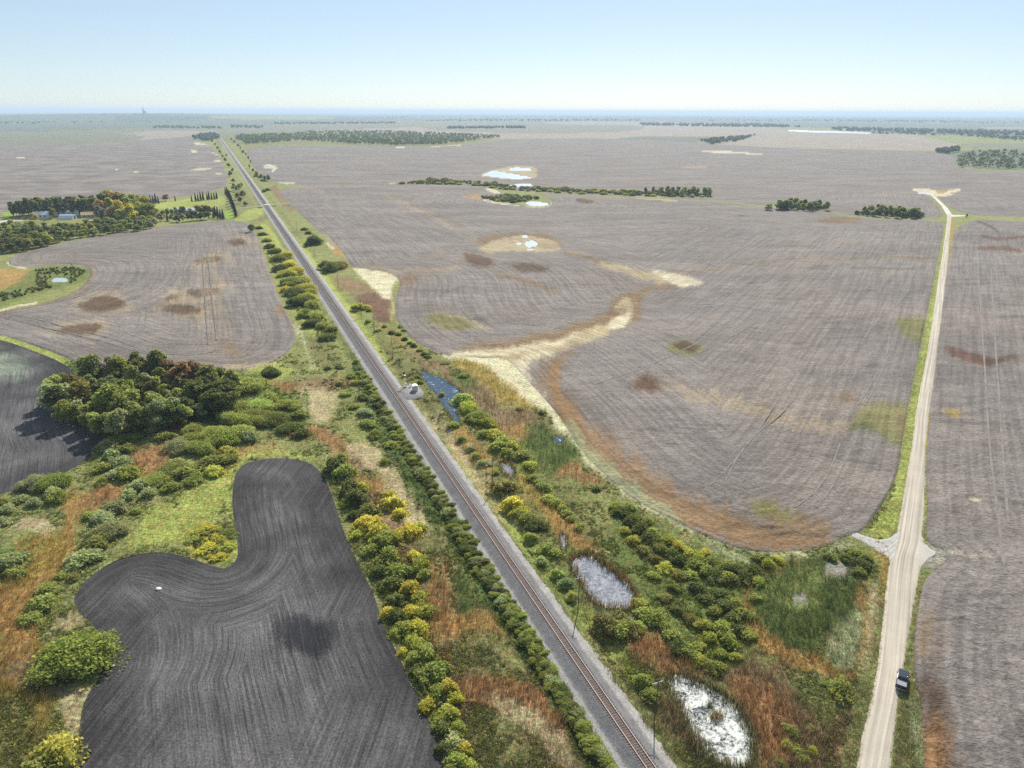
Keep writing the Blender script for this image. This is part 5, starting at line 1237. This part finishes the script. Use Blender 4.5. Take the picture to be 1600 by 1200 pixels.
for x_, y_, lb in POLES:
    gx, gy = g1(x_, y_); e = empty('utility_pole', (gx, gy, -.1), atan2(tnor[1], tnor[0])); tag(e, lb, 'utility pole', 'utility poles along the right side of the railway')
    put('pole_shaft', pm, e); a = put('crossarm', cm, e)
    for k in (-1.05, -.6, .65, 1.1): i_ = put('insulator', im, a); i_.location = (.06+k, .16, 8.66)
# signal
sx, sy = g1(632, 606); e = empty('railway_signal', (sx, sy, .3), ang-pi/2); tag(e, 'white railway signal mast with two black heads and ladder', 'railway signal')
b = MB(); b.box((0, 0, .15), (.9, .9, .5)); b.build('base', m_grey, e, .03)
b = MB(); b.tube((0, 0, .3), (0, 0, 6.6), .09, .075, 12); b.build('mast', m_white, e)
b = MB(); b.tube((.42, .35, .3), (.42, .1, 6.0), .03, n=6); b.tube((-.02, .35, .3), (-.02, .1, 6.0), .03, n=6)
for k in range(16): z = .6+k*.34; yy = .35-.25*(z-.3)/5.7; b.tube((-.02, yy, z), (.42, yy, z), .02, n=5)
b.box((.2, -.05, 5.2), (1.1, .9, .06)); b.build('ladder', m_white, e)
for z in (6.3, 4.9):
    b = MB(); b.tube((0, -.16, z), (0, -.22, z), .5, .5, 20); b.box((0, 0, z), (.34, .34, .8)); hd = b.build('signal_head', m_blk, e, .0)
    b = MB()
    for dz in (.22, -.02, -.26): b.tube((0, -.22, z+dz), (0, -.42, z+dz), .1, .12, 10)
    b.build('visor', m_blk, hd)
b = MB(); b.box((.75, .1, 1.0), (.5, .45, 1.3)); b.build('cabinet', m_white, e, .02)
sx, sy = g1(648.5, 611.5); e = empty('signal_bungalow', (sx, sy, .36), ang-pi/2); tag(e, 'silver equipment hut with white roof on the gravel pad', 'equipment hut')
b = MB(); b.box((0, 0, 1.15), (1.9, 2.2, 2.3)); b.build('wall', m_silver, e, .03)
b = MB(); b.loft([[(-1.08, -1.25, 2.3), (1.08, -1.25, 2.3), (1.08, 1.25, 2.3), (-1.08, 1.25, 2.3)], [(-1.08, -1.25, 2.4), (1.08, -1.25, 2.4), (1.08, 1.25, 2.4), (-1.08, 1.25, 2.4)], [(-.15, -1.2, 2.62), (.15, -1.2, 2.62), (.15, 1.2, 2.62), (-.15, 1.2, 2.62)]]); b.build('roof', m_white, e)
b = MB(); b.box((0, -1.13, 1.1), (.85, .06, 1.9)); d = b.build('door', m_silver, e, .01); b = MB(); b.box((.3, -1.18, 1.1), (.05, .06, .2)); b.build('handle', m_blk, d)
b = MB(); b.box((0, 0, .0), (2.3, 2.6, .16)); b.build('base', m_grey, e)
b = MB(); b.tube((1.25, .9, 0), (1.25, .9, 3.0), .03, n=6); b.build('vent_pipe', m_silver, e)
# small junction boxes near the hut
sx, sy = g1(641, 606); e = MB(); e.box((0, 0, .6), (.5, .4, 1.2)); e.box((0, 0, 1.23), (.58, .48, .06)); o = e.build('junction_box', m_white, None, .02, (sx, sy, .35)); tag(o, 'small white junction box between signal and equipment hut', 'junction box')
# level crossing planks
cx_ = (np.array(g1(416, 321.5))-t0) @ tdir
e = empty('level_crossing', track(cx_, 0, 0), ang-pi/2); tag(e, 'pale plank level crossing over the far track', 'level crossing')
for nm, xo, w in (('centre_panel', 0, 1.25), ('side_panel', -1.35, .95), ('side_panel', 1.35, .95)):
    b = MB()
    for k in range(5): b.box((xo, -2.8+k*1.4, 1.30), (w, 1.36, .12))
    b.build(nm, m_white if nm[0] == 'c' else m_grey, e)
for sg in (-1, 1):
    b = MB(); b.loft([[(sg*1.85, -3.4, 0), (sg*4.9, -3.4, -.5), (sg*4.9, 3.4, -.5), (sg*1.85, 3.4, 0)], [(sg*1.85, -3, 1.30), (sg*4.9, -3, .35), (sg*4.9, 3, .35), (sg*1.85, 3, 1.30)]]); b.build('ramp', m_grey, e)
# whistle/mile posts and lineside boxes west of the crossing
for k, (x_, y_) in enumerate(((398, 337), (401, 340.5), (402, 344))):
    gx, gy = g1(x_+18, y_); 
# field stones
for x_, y_, s_, lb in ((248, 921, .75, 'white stone inside the swirl of furrows of the front ploughed field'), (176, 1041, .45, 'small white stone at the left edge of the front ploughed field')):
    gx, gy = g1(x_, y_); b = MB(); rr = random.Random(int(x_)); rings = []
    for k, (zz, rad) in enumerate(((0, .9), (.25, 1.0), (.5, .8), (.66, .4))): rings.append([(rad*s_*cos(t*pi/4)*rr.uniform(.8, 1.1), rad*s_*.8*sin(t*pi/4)*rr.uniform(.8, 1.1), zz*s_) for t in range(8)])
    b.loft(rings); o = b.build('field_stone', m_white, None, .03, (gx, gy, .05)); tag(o, lb, 'stone')

# ------------------------------------------------------------------ pickup truck
def paint(name, col, rough=.25, metal=.3):
    m, t, o = mat(name); T = NT(t); b_ = T.bsdf(col, rough, None, .5, metal); b_.inputs['Coat Weight'].default_value = .8; b_.inputs['Coat Roughness'].default_value = .05; T.l(b_.outputs[0], o.inputs[0]); return m
m_body = paint('navy_paint', (.012, .017, .032)); m_win = paint('tinted_glass', (.008, .010, .014), .05, 0); m_rub = simple('rubber', (.018, .018, .018), .85); m_rim = simple('alloy', (.45, .46, .48), .3, .9); m_cov = simple('grey_vinyl', (.20, .205, .23), .7, var=.04)
m_red = simple('red_lens', (.35, .01, .01), .2); m_chr = simple('chrome', (.75, .75, .78), .12, 1.0, var=.02)
gx, gy = g1(1408.5, 1067); rd = (np.array(g1(1430, 800))-np.array(g1(1376, 1100))); tang = atan2(rd[1], rd[0])-radians(1)
tk = empty('pickup_truck', (gx, gy, .22), tang); tag(tk, 'dark navy pickup truck with light grey bed cover parked on the gravel road', 'pickup truck')
def ring(xx, w, z0, z1, r=.12, n=3):
    """rounded section across the truck at x"""
    pts = []; 
    for cy, cz, a0 in ((w-r, z0+r, -90), (w-r, z1-r, 0), (-w+r, z1-r, 90), (-w+r, z0+r, 180)):
        for k in range(n+1): a = radians(a0+90*k/n); pts.append((xx, cy+r*cos(a), cz+r*sin(a)))
    return pts
b = MB()      # lower body: nose, hood, cab base
b.loft([ring(2.88, .74, .52, .92, .14), ring(2.80, .90, .42, 1.02, .14), ring(2.5, .98, .38, 1.12, .12), ring(1.6, 1.0, .36, 1.19, .12), ring(1.15, 1.0, .36, 1.22, .10), ring(-.85, 1.0, .36, 1.22, .08)])
b.build('body', m_body, tk)
b = MB()      # bed walls
for sg in (-1, 1): b.box((-1.80, sg*.93, .83), (1.92, .14, .86))
b.box((-1.8, 0, .55), (1.92, 1.8, .28)); b.build('bed', m_body, tk, .03)
b = MB(); b.box((-2.80, 0, .86), (.10, 1.78, .72)); tg = b.build('tailgate', m_body, tk, .03)
b = MB(); b.box((-2.86, 0, 1.0), (.03, .26, .10)); b.build('badge', m_chr, tg)
b = MB(); b.box((-2.86, 0, .46), (.20, 1.86, .20)); b.build('rear_bumper', m_chr, tk, .04)
b = MB(); b.box((2.86, 0, .48), (.18, 1.80, .22)); b.build('front_bumper', m_chr, tk, .05)
b = MB(); b.box((2.89, 0, .80), (.05, 1.15, .24)); b.build('grille', m_blk, tk, .02)
b = MB(); b.box((-1.82, 0, 1.285), (1.78, 1.74, .05)); cv = b.build('bed_cover', m_cov, tk, .02)
b = MB(); b.loft([[(1.02, -.90, 1.22), (1.02, .90, 1.22), (-.86, .90, 1.22), (-.86, -.90, 1.22)][::-1], [(.36, -.72, 1.78), (.36, .72, 1.78), (-.72, .74, 1.80), (-.72, -.74, 1.80)][::-1]]); b.build('greenhouse', m_win, tk)
b = MB(); b.loft([[(.42, -.745, 1.76), (.42, .745, 1.76), (-.78, .76, 1.78), (-.78, -.76, 1.78)][::-1], [(.34, -.70, 1.86), (.34, .70, 1.86), (-.72, .71, 1.87), (-.72, -.71, 1.87)][::-1]]); rf = b.build('roof', m_body, tk, .03)
for sg in (-1, 1):
    b = MB(); b.tube((1.04, sg*.91, 1.2), (.40, sg*.74, 1.79), .045, n=6); b.tube((-.87, sg*.91, 1.2), (-.76, sg*.75, 1.80), .06, n=6); b.tube((.02, sg*.91, 1.2), (.0, sg*.75, 1.80), .035, n=6); b.build('pillar', m_body, tk)
    b = MB(); b.box((.86, sg*1.12, 1.30), (.16, .24, .20)); b.build('mirror', m_body, tk, .03)
    b = MB(); b.box((2.74, sg*.76, .86), (.22, .30, .18)); b.build('headlight', m_chr, tk, .03)
    b = MB(); b.box((-2.80, sg*.93, .95), (.08, .14, .40)); b.build('taillight', m_red, tk, .02)
    for dx in (.55, -.35):
        b = MB(); b.box((dx, sg*1.005, .80), (.84, .02, .70)); dr = b.build('door', m_body, tk, .005); b = MB(); b.box((dx-.3, sg*1.03, 1.02), (.16, .03, .04)); b.build('handle', m_chr, dr)
    for wx in (1.82, -1.75):
        b = MB(); b.tube((wx, sg*.74, .40), (wx, sg*1.0, .40), .40, n=24); wh = b.build('wheel', m_rub, tk, .03); b = MB(); b.tube((wx, sg*.99, .40), (wx, sg*1.02, .40), .25, n=16); b.build('rim', m_rim, wh)

# ------------------------------------------------------------------ farm buildings
def roofm(name, col): 
    m, t, o = mat(name); T = NT(t); tc = T.n('ShaderNodeTexCoord').outputs['Object']; w = T.n('ShaderNodeTexWave'); w.inputs['Scale'].default_value = 1.2; T.l(tc, w.inputs[0])
    c = T.n('ShaderNodeRGB'); c.outputs[0].default_value = (*col, 1); b_ = T.bsdf(T.mul(c.outputs[0], T.mapr(w.outputs['Fac'], 0, 1, .9, 1.05)), .42, T.bump(w.outputs['Fac'], .3, .05), .5, .3); T.l(b_.outputs[0], o.inputs[0]); return m
m_rw = roofm('white_metal_roof', (.72, .74, .78)); m_rb = roofm('blue_grey_metal', (.52, .57, .63)); m_wall = simple('pale_siding', (.60, .62, .64), .7); m_dark = simple('dark_opening', (.03, .03, .035), .6); m_tan = simple('tan_siding', (.5, .40, .24), .8)
def barn(nm, x_, y_, Lx, Wy, hw, hr_, rz, wall, roof, label, cat, doors=1, wins=3):
    gx, gy = g1(x_, y_); e = empty(nm, (gx, gy, 0), rz); tag(e, label, cat)
    b = MB(); b.box((0, 0, hw/2), (Lx, Wy, hw)); b.add([(-Lx/2, -Wy/2, hw), (-Lx/2, Wy/2, hw), (-Lx/2, 0, hw+hr_), (Lx/2, -Wy/2, hw), (Lx/2, Wy/2, hw), (Lx/2, 0, hw+hr_)], [(0, 1, 2), (3, 5, 4), (0, 2, 5, 3), (1, 4, 5, 2)]); b.build('wall', wall, e)
    b = MB(); o_ = .5
    for sg in (-1, 1): b.loft([[(-Lx/2-o_, sg*(Wy/2+o_), hw-.15), (Lx/2+o_, sg*(Wy/2+o_), hw-.15), (Lx/2+o_, sg*(Wy/2+o_), hw-.02), (-Lx/2-o_, sg*(Wy/2+o_), hw-.02)], [(-Lx/2-o_, 0, hw+hr_+.05), (Lx/2+o_, 0, hw+hr_+.05), (Lx/2+o_, 0, hw+hr_+.2), (-Lx/2-o_, 0, hw+hr_+.2)]])
    rf = b.build('roof', roof, e); b = MB()
    for k in range(3): b.tube((-Lx/4+k*Lx/4, 0, hw+hr_+.1), (-Lx/4+k*Lx/4, 0, hw+hr_+.9), .35, .3, 8)
    b.build('roof_vent', roof, rf)
    for k in range(wins):
        b = MB(); b.box((-Lx/2+(k+1)*Lx/(wins+1), -Wy/2-.03, hw*.55), (1.4, .08, 1.1)); b.build('window', m_dark, e)
    for k in range(doors): b = MB(); b.box((Lx/2+.03, 0, hw*.45), (.08, 3.4, hw*.85)); b.build('door', m_white, e)
barn('barn', 67, 340.5, 17, 11, 4.0, 2.6, radians(12), m_wall, m_rw, 'white roofed barn at left behind the yellow trees', 'barn')
barn('machine_shed', 107, 336, 24, 12, 4.2, 3.0, radians(14), m_wall, m_rw, 'long white roofed machine shed between the dark spruce and tan mound', 'shed', 1, 4)
barn('long_shed', 291, 333.5, 27, 10, 3.8, 2.2, radians(4), m_wall, m_rw, 'long shed with white roof and blue-grey wall east of the farmstead', 'shed', 1, 5)
gx, gy = g1(106, 342.5); e = empty('arched_shed', (gx, gy, 0), radians(8)); tag(e, 'blue-grey arched shed in front of the machine shed', 'shed')
b = MB(); rings = [[(xx, 5.2*cos(t*pi/12), 5.0*sin(t*pi/12)) for t in range(13)] for xx in (-7, -3.5, 0, 3.5, 7)]; b.loft(rings); b.build('shell', m_rb, e); b = MB(); b.box((7.05, 0, 1.8), (.1, 3.6, 3.6)); b.build('door', m_dark, e)
barn('farmhouse', 140, 339.5, 14, 9, 3.2, 2.4, radians(20), m_tan, simple('tan_roof', (.45, .33, .20), .8), 'tan house half hidden behind the farm trees', 'house', 1, 3)
# grain elevator on the horizon
gx, gy = g1(226, 186); e = empty('grain_elevator', (gx, gy, 68), .2); tag(e, 'tiny grain elevator breaking the horizon at left', 'grain elevator'); m_cc = simple('concrete', (.35, .35, .34), .8)
b = MB(); b.box((0, 0, 28), (16, 16, 56)); b.box((0, 0, 60), (10, 10, 12)); b.build('tower', m_cc, e); b = MB()
for k in (-1, 0, 1): b.tube((18+k*2, k*13, 0), (18+k*2, k*13, 30), 8, n=14)
b.build('silo', m_cc, e)

# ------------------------------------------------------------------ haze (air over the plain)
hm = bpy.data.materials.new('haze'); hm.use_nodes = True; t = hm.node_tree; t.nodes.clear(); o_ = t.nodes.new('ShaderNodeOutputMaterial'); pv = t.nodes.new('ShaderNodeVolumePrincipled')
pv.inputs['Color'].default_value = (.66, .83, 1.0, 1); pv.inputs['Density'].default_value = 7.5e-5; pv.inputs['Anisotropy'].default_value = .1; t.links.new(pv.outputs[0], o_.inputs['Volume'])
b = MB(); xr = 190000; b.add([(-xr, -400, -4), (xr, -400, -4), (xr, 100000, -4), (-xr, 100000, -4), (-xr, -400, 152), (xr, -400, 152), (xr, 100000, 152), (-xr, 100000, 152)], [(0, 3, 2, 1), (4, 5, 6, 7), (0, 1, 5, 4), (1, 2, 6, 5), (2, 3, 7, 6), (3, 0, 4, 7)])
o = b.build('haze', hm); tag(o, 'thin blue haze over the plain', 'haze', kind='stuff')
